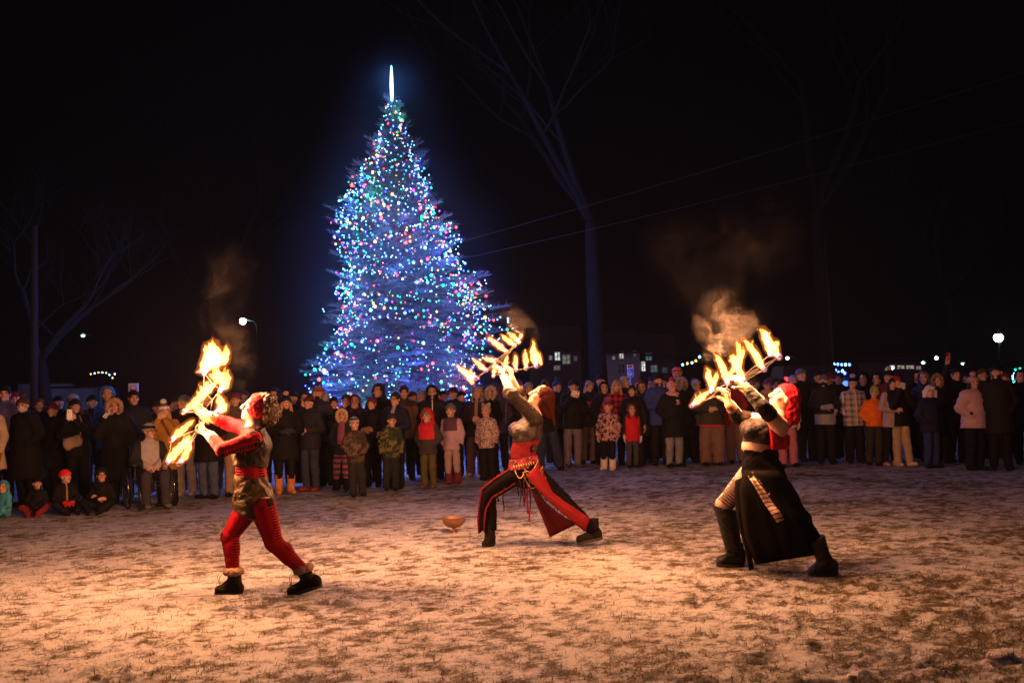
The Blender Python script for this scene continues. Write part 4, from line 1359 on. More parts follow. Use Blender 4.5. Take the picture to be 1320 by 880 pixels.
person(558, 496, 618, label='bearded man with glasses in black hooded jacket with a white zip', coat=((.014, .013, .016), 'zip', (.75, .75, .78)), hats=(('hood', BLK), ('beard', DARKH), ('glasses', BLK)), pose='down', bulk=.035, turn=0)
person(545, 503, d=17.6, label='grey haired onlooker behind the bearded man with glasses', coat=(CHA,), hats=(('short', GREYH),), minor=True)
person(569, 502, d=17.5, label='onlooker in a black cap at the shoulder of the bearded man with glasses', coat=((.2, .16, .15),), hats=(('cap', BLK), ('short', DARKH)))
person(551, 526, 629, k='c', label='child in a red hooded jacket with charcoal sleeves and olive trousers', coat=((.045, .035, .04), 'yokeslv', (.5, .02, .035), None, .8, .73, .12), hats=(('hood', (.5, .02, .035)), ('beanie', GRY)), pose='pocket', trs=OLV, boots=((.15, .06, .02), .1), bulk=.04, wid=1.05, turn=0)
person(585, 498, d=17.3, label='man with glasses and grey beanie framed by the spruce lights', coat=(NVY,), hats=(('beanie', CHA), ('glasses', BLK), ('beard', GREYH)), pose='pocket', turn=0)
person(582, 519, 624, k='c', label='child in a lilac jacket with plum chest panel and pale trousers', coat=(LIL, 'yokeslv', (.1, .045, .075), None, .8, .78, .11), hats=(('beanie', (.12, .12, .15)),), pose='down', trs=(.33, .25, .24), boots=(MAR, .16), gloves=BLK, bulk=.03, turn=0)
person(611, 497, 615, label='adult in dark coat with tan hood and brown trousers behind the lilac child', coat=((.025, .018, .02), 'front', (.3, .2, .16), None, .8, 1.0, .03), hats=(('hood', (.3, .21, .18)), ('short', GREYH)), pose='clasp', trs=(.11, .07, .07), wide=.025, length='hip', bulk=.03, boots=((.3, .22, .2), .04), turn=0)
person(629, 496, d=17.2, label='young woman in a pale fur rimmed hood above the bear eared child', coat=(BLK,), hats=(('fur', BLK, None, BLK, (.4, .32, .3)), ('sides', BROWNH)), turn=0)
person(627, 520, 619, k='c', label='child in bear eared beige hat and cream jacket with floral print', coat=((.55, .42, .38), 'floral', (.16, .07, .07), (.6, .5, .46), .8, 0, 34), hats=(('bears', (.42, .3, .24), 'knit'),), pose='down', trs=BLK, wide=.045, gloves=BLK, bulk=.035, turn=0)
person(643, 494, d=17.4, label='purple hooded onlooker turned sideways beside the forearm of the hooded dancer', coat=((.04, .03, .08),), hats=(('hood', (.05, .04, .11)),), turn=-1)
person(597, 503, d=17.9, label='dark beanie in the rear row between the grey beanie and the tan hood', coat=(BLK,), hats=(('beanie', BLK),), minor=True)
# ---- behind the second dancer
person(664, 489, d=17.6, label='onlooker in a violet knitted hat behind the dancer in the wide trousers', coat=(PUR,), hats=(('beanie', (.16, .08, .3)),))
person(671, 502, d=16.8, label='woman in a red hood behind the face of the hooded dancer', coat=(BLK,), hats=(('hood', (.4, .02, .03)),), turn=0)
person(683, 492, d=17.2, label='onlooker in a light grey beanie behind the brow of the hooded dancer', coat=(CHA,), hats=(('beanie', (.25, .24, .28)),))
person(699, 489, d=18, label='brown haired onlooker behind the dark red hood', coat=(BLK,), hats=(('short', BROWNH),), minor=True)
person(706, 492, 607, label='person in dark blue trousers with feet apart behind the hooded dancer', coat=(BLK,), hats=(('beanie', NVY),), trs=(.025, .035, .07), legs='wide', wide=.03, length='hip', boots=(BLK, .08))
person(721, 485, d=17.3, label='onlooker in navy bobble hat beside the one filming with a flat phone', coat=((.02, .02, .035),), hats=(('pom', (.035, .04, .16)),))
p_flat = person(735, 489, 603, label='youth in dark beanie and black coat filming with a phone held flat', coat=(BLK,), hats=(('beanie', NVY), ('short', BROWNH)), trs=(.16, .13, .14), pose='phone', length='hip', boots=((.1, .05, .04), .06), bulk=.03, turn=0)
p_tote = person(755, 490, 598, label='woman in knit cap and black jacket with pink chest band, holding a pale tote bag', coat=((.02, .017, .02), 'band', (.5, .06, .14), None, .8, 1.17, .12), hats=(('beanie', (.33, .22, .17), 'knit'), ('short', BROWNH)), trs=(.13, .1, .1), pose='clasp+down', wide=.02, length='hip', bulk=.035, turn=0)
person(776, 482, d=18.2, label='onlooker in black beanie at the foot of the tall bare trunk', coat=(BLK,), hats=(('beanie', BLK),), minor=True)
person(774, 492, d=17.2, label='dark haired woman in black hood between the knit cap and the long blond hair', coat=(BLK,), hats=(('hood', BLK), ('sides', DARKH)), turn=0)
person(791, 490, d=16.6, label='woman with very long blond hair over a red and black plaid shirt jacket', coat=((.4, .02, .03), 'plaid', (.015, .012, .014)), hats=(('long', BLOND),), pose='pocket', trs=BLK, turn=0)
person(781, 511, 606, k='c', label='child in maroon bobble beanie wearing a pink and black floral jacket and white boots', coat=((.5, .3, .28), 'floral', (.03, .02, .025), (.55, .18, .2), .8, 0, 17), hats=(('pom', MAR, 'stripes', (.3, .08, .15), None, .8, 0, 60),), trs=BLK, boots=((.6, .52, .46), .2), pose='down', bulk=.04, wid=1.08, turn=0)
person(804, 485, d=17.7, label='balding man above the plaid jacket woman', coat=(CHA,), hats=(('short', GREYH),), turn=1)
person(817, 496, 602, label='short haired young man in black sweatshirt behind the child in red', coat=(BLK,), hats=(('short', DARKH),), pose='down', length='waist', turn=0)
person(827, 486, d=17.8, label='onlooker with pale scarf, violet hat and coat behind the young man in black', coat=(PUR,), hats=(('beanie', PUR), ('scarf', (.3, .26, .3))))
person(833, 491, d=17.0, label='onlooker in brown hood and dark olive parka', coat=((.03, .032, .022),), length='thigh', hats=(('hood', (.08, .05, .04)),), bulk=.04, turn=0)
person(813, 520, 603, k='c', label='child in a bright red jacket with hood up, grey trousers and white mittens', coat=((.06, .01, .015), 'yokeslv', (.55, .015, .025), None, .8, .3, .13), hats=(('hood', (.12, .015, .03)),), trs=(.06, .05, .055), gloves=(.6, .56, .56), pose='down', bulk=.03, turn=0)
p_blue = person(848, 481, 600, label='bearded man in black beanie and royal blue jacket with hands folded', coat=((.03, .05, .22),), hats=(('beanie', BLK), ('beard', DARKH)), pose='clasp', bulk=.03, length='hip', trs=BLK, turn=0)
person(866, 486, 602, label='woman in red and white bobble hat and scarf, black coat and faded jeans', coat=(BLK,), hats=(('pom', (.6, .52, .52), 'floral', RED, WHT, .8, 0, 40), ('scarf', RED, 'floral', WHT, WHT, .8, 0, 30)), length='thigh', bulk=.05, trs=(.07, .08, .11), tpat=('jeans', (.3, .3, .32)), pose='pocket', wid=1.05, turn=0)
person(871, 472, d=18.6, label='tall man in red patterned beanie above the red and white scarf', coat=(CHA,), hats=(B(RED, (.5, .3, .3), q=80),), turn=0)
person(884, 484, d=17.2, label='person whose black hood is edged in silver grey fur', coat=(BLK,), hats=(('fur', BLK, None, BLK, (.3, .29, .31)),), bulk=.04, turn=0)
person(900, 488, d=17.6, label='onlooker in pale violet cap behind the lowest flame of the third dancer', coat=((.15, .13, .2),), hats=(('beanie', (.35, .32, .42)),))
person(915, 486, 600, label='stout man in olive jacket with red hem and brown trousers', coat=((.04, .04, .032), 'band', (.5, .03, .03), None, .8, .74, .06), hats=(('beanie', CHA),), pose='clasp', trs=(.17, .1, .075), wide=.04, wid=1.22, length='hip', bulk=.03, boots=(BLK, .05), turn=0)
person(946, 485, 597, label='person in brown trousers and red jacket behind the gloved hands of the third dancer', coat=((.35, .025, .03),), hats=(('hood', (.08, .04, .06)),), pose='pocket', trs=(.22, .12, .07), wide=.03, length='hip')
person(963, 490, d=17.2, label='person in grey trousers and dark vest behind the bare shoulder of the third dancer', coat=(BLK,), hats=(('beanie', (.25, .15, .2)),), trs=GRY)
person(984, 488, d=16.9, label='woman with glasses and pink scarf behind the face of the third dancer', coat=((.25, .16, .2),), hats=(('beanie', PUR), ('glasses', BLK), ('scarf', (.45, .25, .28))), turn=0)
# ---- east of the third dancer
person(1013, 488, 602, label='person in white quilted jacket and pink trousers behind the red headscarf', coat=((.5, .46, .48),), puff=True, hats=(('cap', BLK), ('short', BROWNH)), trs=(.42, .13, .17), pose='down', length='hip', bulk=.04, wide=.02)
person(1002, 487, d=17.6, label='dark haired onlooker near the tip of the third fire fan', coat=(CHA,), hats=(('short', DARKH),), minor=True)
person(1022, 483, d=18.2, label='onlooker in pale lilac beanie in the rear row behind the pink trousers', coat=(CHA,), hats=(('beanie', (.35, .3, .38)),), minor=True)
person(1037, 474, d=18.0, label='tall man in slate grey beanie and long black coat', coat=(BLK,), length='thigh', hats=(('beanie', (.13, .12, .15)),), bulk=.03)
person(1053, 477, d=18.2, label='onlooker in black beanie peeping past the slate grey beanie', coat=(BLK,), hats=(('beanie', BLK),), minor=True)
person(1061, 482, 598, label='woman in grey beanie and black jacket with grey middle band, snood over her chin', coat=((.016, .015, .018), 'band', (.3, .28, .31), None, .8, .76, .2), hats=(('beanie', (.11, .11, .14), 'knit'), ('mask', BLK)), pose='pocket+clasp', gloves=(.3, .28, .3), length='hip', bulk=.03, trs=BLK, wide=.02)
person(1098, 482, 597, label='person in beige and blue plaid shirt jacket and dark banded bobble hat', coat=((.5, .36, .24), 'plaid', (.1, .12, .25), (.6, .5, .42)), hats=(('pom', BLK, 'band', (.45, .4, .5), (.6, .35, .15), .8, .02, .04),), pose='pocket', trs=BLK, wide=.03, bulk=.04, length='hip')
person(1122, 496, 600, k='t', label='child in a bright orange jacket and yellow green knitted hat', coat=(ORG,), hats=(('tall', (.5, .5, .07), 'floral', (.1, .12, .03), (.6, .55, .1), .8, 0, 40),), pose='pocket', trs=(.03, .028, .02), wide=.02, length='waist', bulk=.03)
person(1143, 487, 601, label='young woman with dark hair and pale grey fleece jacket, pale boots', coat=((.35, .26, .26),), hats=(('long', DARKH),), trs=BLK, boots=((.4, .22, .18), .08), pose='pocket+clasp', wid=.92, wide=-.002)
person(1139, 472, d=18.4, label='onlooker in black and yellow bobble hat behind the orange jacket', coat=(MAR,), hats=(('pom', BLK, None, (.55, .35, .1)),))
p_sip = person(1160, 483, 601, label='man bowed over a cup, cap reddened by light, black coat, beige trousers, white shoes', coat=(BLK,), hats=(('beanie', (.3, .02, .02)), ('short', DARKH)), trs=(.4, .29, .2), boots=((.5, .38, .34), .06), pose='mouth', bulk=.03, length='hip', wide=.012, legs='turn', turn=-1)  # red light on his head is put into the cap colour
person(1194, 478, d=18.4, label='onlooker in a dusky violet hood behind the white trapper hat', coat=((.05, .05, .1),), hats=(('hood', (.09, .09, .2)),))
person(1207, 480, d=18.0, label='man in a brown fur edged hood behind the white trapper hat', coat=(BLK,), hats=(('fur', BLK, None, BLK, (.22, .13, .07)),))
person(1197, 497, 603, k='t', label='child in a white trapper hat with ear flaps, navy coat and blue trousers', coat=(NVY,), hats=(('flaps', (.6, .55, .54)),), trs=(.02, .03, .09), bulk=.035, length='hip', wid=1.08)
person(1228, 474, d=18.3, label='tall man lifting a glowing phone above his head', coat=(BLK,), hats=(('cap', CHA), ('short', BROWNH)), pose='down+raise', bulk=.03, turn=0)
p_pink = person(1251, 479, 606, label='woman in a pale pink quilted jacket and pink bobble hat', coat=((.5, .3, .29),), puff=True, hats=(('pom', (.45, .22, .24), 'knit'), ('sides', DARKH)), pose='pocket', bulk=.055, length='hip', trs=BLK, wide=.02, gloves=BLK, wid=1.1, sk=1)
person(1266, 474, d=18.6, label='onlooker in brown beanie behind the pink quilted jacket', coat=(CHA,), hats=(('beanie', BRN),), minor=True)
person(1284, 469, 606, label='bearded man in black beanie and black coat with a small white badge', coat=((.012, .012, .013),), hats=(('beanie', BLK), ('beard', DARKH)), pose='pocket', bulk=.04, length='thigh', trs=BLK)
person(1299, 478, d=18.8, label='onlooker in dark red hat behind the bearded man with a badge', coat=(BLK,), hats=(('beanie', MAR),), minor=True)
person(1316, 476, d=18.1, label='black clad onlooker in a hood at the outer end of the crowd', coat=(BLK,), hats=(('hood', BLK),), length='thigh', bulk=.04)
person(1083, 480, d=18.6, label='dark bare headed onlooker between the grey band and the plaid jacket', coat=(BLK,), hats=(('short', DARKH),), minor=True)
person(1175, 478, d=18.8, label='black hooded onlooker behind the man bowed over his cup', coat=(BLK,), hats=(('hood', BLK),), minor=True)
# ---- seated children and the wheelchair user
p_teal = person(5, 633, 668, k='c', label='small child in a teal snowsuit sitting on the ground', legs='floor', pose='lap', coat=((.06, .3, .38),), hats=(('hood', (.06, .3, .38)),), trs=(.06, .3, .38), boots=((.05, .22, .3), .1), bulk=.03)
person(48, 614, 664, k='c', label='child sitting cross-legged in dark hat and black coat with red snow boots', legs='floor', pose='lap', coat=(BLK,), hats=(('beanie', BLK),), trs=(.16, .02, .025), boots=((.3, .02, .025), .1), gloves=BLK, face=25)
person(84, 604, 662, k='c', label='child sitting on the ground in a bright red beanie', legs='floor', pose='lap', coat=(BLK, 'front', (.3, .2, .03), None, .8, .2, .012), hats=(('beanie', (.75, .02, .02), 'knit'),), trs=BLK, gloves=(.5, .02, .03), face=20)
person(131, 602, 660, k='c', label='bare faced boy with glasses sitting with folded arms', legs='floor', pose='crossed', coat=(BLK,), hats=(('hood', BLK), ('short', DARKH), ('glasses', BLK)), trs=BLK, face=20)
p_wheel = person(192, 544, 655, label='teenager in striped beanie and grey fleece sitting in a wheelchair', legs='chair', pose='lap', coat=((.02, .02, .025), 'front', (.4, .37, .38), None, .8, .55, .13), hats=(B(NVY, (.35, .33, .35), q=70), ('glasses', BLK)), trs=(.04, .035, .045), boots=((.12, .1, .1), .06), face=18, bulk=.02)
# ---- last row: heads that the photograph barely tells apart
for i, (px, yt, d) in enumerate([(20, 505, 17.6), (82, 510, 17.8), (122, 508, 17.6), (228, 509, 17.8), (316, 505, 18.2), (350, 500, 18.4), (447, 507, 18.2), (533, 503, 18.3), (576, 503, 18.6), (655, 496, 18.5), (713, 493, 18.6), (745, 489, 18.8),
                                 (763, 489, 18.6), (839, 484, 18.8), (858, 484, 18.8), (891, 486, 19.0), (932, 484, 18.6), (972, 486, 18.4), (992, 485, 18.8), (1072, 480, 19.2), (1110, 480, 19.0), (1128, 480, 19.4), (1186, 478, 19.2), (1217, 480, 19.2), (1242, 478, 19.4), (1275, 474, 19.2)]):
    person(px, yt, d=d, label='shadowy onlooker in dark hat, head just showing between the people in front', group='half hidden heads in the last row', coat=(random.choice((BLK, CHA, NVY)),), hats=((random.choice(('beanie', 'hood', 'cap', 'beanie')), random.choice((BLK, CHA, NVY, MAR, BRN))),), minor=True, sk=i)
print('people', N_PEOPLE, 'templates', len(_tc))
# ------------------------------------------------------------------ things people hold or stand by
def held(o, name, label, cat, loc, rz=0):
    w = at(o, *loc)
    return empty(name, w, label, cat, None, o.rotation_euler.z + rz)


def hand_local(o, k, pose, legs, sg, along=.1):
    J = skel(k, pose, legs); j = J[sg]
    return j['wr'] + j['d'] / np.linalg.norm(j['d']) * along * J['s']


def phone(o, loc, label, body, rot, screen=False):
    e = held(o, 'smartphone', label, 'phone', loc); e.rotation_euler = rot
    m = MB(); m.box((-.038, -.005, -.078), (.038, .005, .078)); b = m.build('case', body, e)
    m = MB(); m.box((-.034, -.0085, .028), (-.004, -.0055, .068)); m.build('camera', plain('lens_black', (.02, .02, .02), .2), e)
    m = MB(); m.box((-.034, .0055, -.072), (.034, .007, .072)); m.build('screen', emit('phone_screen', (.6, .75, 1), .8), e)
    return e


white_pl = plain('white_plastic', (.8, .74, .66), .35, var=.05)
dark_pl = plain('dark_plastic', (.03, .03, .03), .35, var=.1)
phone(p_phone, (.0, -.33, 1.47), 'white phone held upright by the woman with the beige bag', white_pl, (0, 0, R(25)))
phone(p_flat, (0, -.33, 1.46), 'phone held sideways by the youth in the black coat', plain('silver_plastic', (.45, .42, .42), .3), (0, R(90), 0))
phone(p_fur, (.02, -.27, 1.47), 'small pale phone at the mouth of the person in the fur rimmed hood', plain('silver_plastic', (.45, .42, .42), .3), (R(-15), R(35), R(15))).scale = (.8,) * 3
m_ = None
e = held(p_phone, 'shoulder_bag', 'beige bag worn across the body of the woman filming', 'bag', (-.02, -.17, 1.02))
m = MB()
V, Q = Vol((-.2, -.06, -.14), (.2, .08, .16), .01).add([C((-.1, 0, -.05), (.1, 0, .02), (.05, .09), (.045, .075), (0, 1, 0)), C((-.08, 0, -.02), (.09, 0, .05), (.04, .07), (.035, .06), (0, 1, 0))]).rough(.004, 30).surf()
link('pouch', mesh('pouch', V, Q), plain('beige_leather', (.34, .24, .15), .6), e)
m = MB(); m.tube([(.1, .0, .05), (.14, -.03, .2), (.13, .0, .33), (.08, .06, .42)], .012, 5); m.tube([(-.1, 0, -.02), (-.16, .04, .06), (-.18, .12, .12)], .012, 5); m.build('strap', plain('beige_leather', (.34, .24, .15), .6), e, True)


def cup(o, loc, label, col):
    e = held(o, 'paper_cup', label, 'cup', loc)
    m = MB().lathe([(.001, -.05), (.03, -.05), (.041, .055), (.044, .055), (.044, .065), (.001, .066)], 14); m.build('cup', plain('paper', col, .6, var=.05), e, True)


cup(p_sip, (.0, -.2, 1.5), 'white paper cup at the lips of the man in the red-lit cap', (.7, .68, .66))
# pale paper tote hanging from a hand
e = held(p_tote, 'tote_bag', 'tall pale paper bag hanging beside the woman in the knit cap', 'bag', (.27, -.1, .3))
m = MB(); rows = []
for i in range(7):
    z_ = .46 * i / 6; w_ = .13 - .015 * math.sin(i) * .6; d_ = .06 - .045 * i / 6
    rows.append([(-w_, -d_, z_), (-w_ * .3, -d_ - .012 * math.sin(i * 2), z_), (w_ * .3, -d_ + .01 * math.sin(i * 1.4), z_), (w_, -d_, z_), (w_, d_, z_), (-w_, d_, z_), (-w_, -d_, z_)])
m.sheet(rows, .004); m.box((-.125, -.058, -.004), (.125, .058, .002)); m.build('sack', plain('kraft_white', (.5, .43, .42), .7, bstr=.5, scale=14), e)
m = MB()
for y_ in (-.015, .015): m.tube([(-.05, y_, .45), (-.045, y_, .55), (0, y_, .6), (.045, y_, .55), (.05, y_, .45)], .006, 5)
m.build('handle', plain('kraft_white', (.5, .43, .42), .7, bstr=.5, scale=14), e, True)

# wheelchair
e = empty('wheelchair', p_wheel.location, 'dark folding wheelchair carrying the teenager with the striped beanie', 'wheelchair', None, p_wheel.rotation_euler.z)
st = plain('wheelchair_steel', (.1, .1, .11), .35, .8); ny = plain('black_nylon', (.02, .02, .022), .8)
m = MB(); m.box((-.2, -.3, .40), (.2, .14, .43)); m.build('seat', ny, e)
m = MB(); m.box((-.2, .15, .45), (.2, .175, .88)); m.build('backrest', ny, e)
m = MB()
for s_ in (-1, 1):
    m.tube([(.24 * s_, .3, .93), (.24 * s_, .17, .9), (.24 * s_, .16, .3)], .013, 6); m.tube([(.24 * s_, .16, .42), (.24 * s_, -.34, .42), (.22 * s_, -.44, .3), (.2 * s_, -.5, .1)], .013, 6)
    m.tube([(.24 * s_, .16, .64), (.24 * s_, -.2, .64), (.24 * s_, -.24, .42)], .013, 6)
m.tube([(-.24, .1, .2), (.24, -.2, .4)], .011, 6); m.tube([(.24, .1, .2), (-.24, -.2, .4)], .011, 6); m.build('frame', st, e, True)
for s_ in (-1, 1):
    m = MB()
    ring = lambda r_, x_: [(x_, .08 + r_ * math.cos(R(a_)), .31 + r_ * math.sin(R(a_))) for a_ in range(0, 361, 12)]
    m.tube(ring(.295, .29 * s_), .015, 6); w_ = m.build('wheel', plain('tyre', (.015, .015, .015)), e, True)
    m = MB(); m.tube(ring(.25, .325 * s_), .008, 5); m.build('hand_rim', plain('chrome', (.6, .6, .6), .2, 1.0), w_, True)
    m = MB(); [m.tube([(.29 * s_, .08, .31), (.29 * s_, .08 + .285 * math.cos(R(a_)), .31 + .285 * math.sin(R(a_)))], .003, 4) for a_ in range(0, 360, 20)]; m.build('spokes', plain('chrome', (.6, .6, .6), .2, 1.0), w_)
    m = MB(); m.tube([(.2 * s_, -.36 + .07 * math.cos(R(a_)), .085 + .07 * math.sin(R(a_))) for a_ in range(0, 361, 24)], .016, 6); m.tube([(.2 * s_, -.36, .085), (.22 * s_, -.36, .3)], .01, 5); m.build('caster', st, e, True)
    m = MB(); m.box((.07 * s_ - .06, -.66, .085), (.07 * s_ + .06, -.5, .1), Matrix.Translation((.06 * s_, 0, 0))); m.build('footrest', dark_pl, e)
    m = MB(); m.box((.24 * s_ - .03, -.2, .65), (.24 * s_ + .03, .12, .68)); m.build('armrest', ny, e)

# footed copper bowl
g = Gm(585, 686)
e = empty('footed_bowl', g, 'footed copper coloured bowl with ribbed sides on the snowy grass', 'bowl')
k = .0165 * g.y / 10.4
prof = [(.32, .0), (.34, .04), (.2, .1), (.13, .2), (.12, .28), (.2, .36), (.5, .42), (.72, .56), (.86, .8), (.92, 1.1), (.96, 1.14), (.9, 1.14), (.83, .85), (.6, .58), (.3, .5), (.001, .48)]
m = MB(); n_ = 40; V = []; F = []
for r_, z_ in prof:
    for i in range(n_):
        a_ = 6.283 * i / n_; rr = r_ * (1 + (.025 if .4 < z_ < 1.1 and r_ > .4 else 0) * math.cos(a_ * 20))
        V.append((rr * .14 * math.cos(a_), rr * .14 * math.sin(a_), z_ * .155))
for i in range(len(prof) - 1):
    for j in range(n_): F.append((i * n_ + j, i * n_ + (j + 1) % n_, (i + 1) * n_ + (j + 1) % n_, (i + 1) * n_ + j))
m.add(V, F); m.build('bowl', plain('copper', (.30, .15, .075), .38, .7, .3, 22, .25), e, True)

# small light on a stake behind the second dancer
g = Gm(652, 606)
e = empty('stake_light', g, 'small yellow light on a short stake low behind the bear eared child', 'light')
m = MB(); m.tube([(0, 0, 0), (0, 0, .33)], .012, 6); m.build('stake', dark_pl, e); m = MB(); m.ball((0, 0, .37), .04, 10, 8); m.build('bulb', emit('yellow_bulb', (1, .62, .12), 14), e, True)
lamp('stake_lamp', g + Vector((0, -.1, .37)), 3, (1, .7, .25), .04)

# raised phone at the east end
def phone_at(px, py, d, label, rot):
    e = empty('smartphone', P(px, py, d), label, 'phone'); e.rotation_euler = rot
    m = MB(); m.box((-.038, -.005, -.078), (.038, .005, .078)); m.build('case', dark_pl, e)
    m = MB(); m.box((-.034, -.0085, .028), (-.004, -.0055, .068)); m.build('camera', plain('lens_black', (.02, .02, .02), .2), e)
    m = MB(); m.box((-.034, .0055, -.072), (.034, .007, .072)); m.build('screen', emit('phone_screen', (.6, .75, 1), 1.2), e)
for o in [q for q in bpy.data.objects if q.get('label') == 'tall man lifting a glowing phone above his head']:
    h_ = at(o, *hand_local(o, 'a', 'raise', 'stand', -1, .11)); e = empty('smartphone', h_ + Vector((-.0, -.03, .06)), 'phone lifted high by the tall man near the globe lamp', 'phone')
    m = MB(); m.box((-.038, -.005, -.078), (.038, .005, .078)); m.build('case', plain('red_case', (.4, .08, .08), .4), e)
    m = MB(); m.box((-.034, .0055, -.072), (.034, .007, .072)); m.build('screen', emit('phone_screen', (.6, .75, 1), 1.2), e)
    m = MB(); m.box((-.034, -.0085, .028), (-.004, -.0055, .068)); m.build('camera', plain('lens_black', (.02, .02, .02), .2), e)
# ------------------------------------------------------------------ the three fire dancers
class Dancer:
    def __init__(s, feet, label, d=None):
        g = G(*feet); s.d = d or g.y
        s.base = Vector((g.x, s.d, 0))
        s.o = empty('person', s.base, label, 'person')
        s.b = np.array(s.base)

    def J(s, px, py, dy=0.0): return np.array(P(px, py, s.d + dy))

    def px(s, n): return n * s.d / FPX

    def L(s, *pts): return [s.J(*p) for p in pts]

    def grow(s, name, ps, mat, h=.0075, inf=0.0, planes=(), cuts=(), cinf=0.0, eyes=None, rough=None, chain=None, side=(0, -1, 0), tone=None, parent=None, shell=None, sm=0, rough2=None):
        v = vol(ps, h, inf)
        if rough: v.rough(*rough)
        if rough2: v.rough(*rough2)
        if cuts: v.cut(cuts, cinf)
        if eyes: v.add(eyes)
        for p, n in planes: v.plane(p, n)
        V, Q = v.surf()
        if sm: V = smooth(V, Q, sm)
        me = mesh(name, V - s.b, Q)
        if chain is not None: set_attr(me, 'Limb', limb(V, chain, side), 'FLOAT_VECTOR')
        if tone is not None: set_attr(me, 'Tone', tone(V), 'FLOAT_COLOR')
        return link(name, me, mat, parent or s.o)

    def mb(s, name, m, mat, parent=None, smooth=True):
        return m.build(name, mat, parent or s.o, smooth, s.base)

    def hem(s, a, b, down=True):
        """plane through two picture points, running along the view depth; keeps what is above it"""
        A, B_ = s.J(*a), s.J(*b)
        n = np.cross(B_ - A, (0, 1, 0)); n /= np.linalg.norm(n)
        if (n[2] > 0) == down: n = -n
        return (A, n)


def limb(V, chains, side):
    """per point: metres along the nearest limb, how far it faces `side`, how far it faces across"""
    side = _v(side); best = np.full(len(V), 1e9); out = np.zeros((len(V), 3), np.float32)
    for ch in chains:
        s0 = 0
        for a, b in zip(ch, ch[1:]):
            a, b = _v(a), _v(b); L = np.linalg.norm(b - a); u = (b - a) / L
            t = np.clip((V - a) @ u, 0, L); r = V - a - t[:, None] * u; dist = np.linalg.norm(r, axis=1)
            sv = side - u * (side @ u); sv /= np.linalg.norm(sv); w = np.cross(u, sv)
            m = dist < best
            best[m] = dist[m]
            out[m] = np.stack([s0 + t, r @ sv / (dist + 1e-6), r @ w / (dist + 1e-6)], 1)[m]
            s0 += L
    return out


def slashed(col, dark, freq, lo, hi, both=True, edge=.62):
    """stretch cloth with rows of cut slits along its seams"""
    t = NT('slashed_jersey'); a = t.n('Attribute', attribute_name='Limb'); S = t.sep(a.outputs['Vector'])
    w_ = t.noise(14, 2, .5, t.obj())
    fr = t.math('FRACT', t.math('ADD', t.math('MULTIPLY', S[0], freq), t.math('MULTIPLY', w_, .5)))
    row = t.math('LESS_THAN', fr, edge)
    v = S[2]
    if both: v = t.math('ABSOLUTE', v)
    c = t.math('MULTIPLY', t.math('GREATER_THAN', v, lo), t.math('LESS_THAN', v, hi))
    m = t.math('MULTIPLY', row, c)
    n = t.noise(40, 3, .6, t.obj())
    base = t.mix(n, tuple(x * .8 for x in col), tuple(min(1, x * 1.15) for x in col))
    return t.bsdf(t.mix(m, base, dark), .75, 0, t.noise(11, 4, .6, t.obj()), .35, .02, .03, 0)


def leather(col, rough=.38, folds=9.0, spec=.4):
    t = NT('leather'); v = t.obj()
    w_ = t.noise(folds, 4, .6, v, 1.2); g = t.noise(160, 2, .6, v)
    c = t.mix(w_, tuple(x * .6 for x in col), tuple(min(1, x * 1.5) for x in col))
    return t.bsdf(c, rough, 0, t.math('ADD', w_, t.math('MULTIPLY', g, .12)), .8, .035, spec)


RDJ = (.25, .004, .009); LEA = (.085, .05, .022); BKC = (.012, .010, .010); SKN = (.44, .25, .18)
skin1 = skin_mat(SKN, 'dancer_skin')
red_sl = slashed(RDJ, (.012, .005, .005), 46, .50, .96)
red_lg = slashed((.19, .0035, .008), (.010, .003, .004), 46, .60, .97, True, .42)
red_kn = cloth((.34, .008, .014), 'knit')
lea1 = leather((.042, .024, .0075), .42, 9.0, .12); lea2 = leather((.016, .009, .0045), .45, 9.0, .1); lea3 = leather((.014, .008, .006), .42, 9.0, .3); lea_glove = leather((.07, .04, .018), .5)
boot_m = leather((.007, .0045, .0035), .65, 9.0, .08); fur_m = plain('boot_fur', (.22, .13, .09), .95, var=.4, scale=90, bstr=.8)
brass = plain('brass', (.5, .32, .1), .35, 1.0)


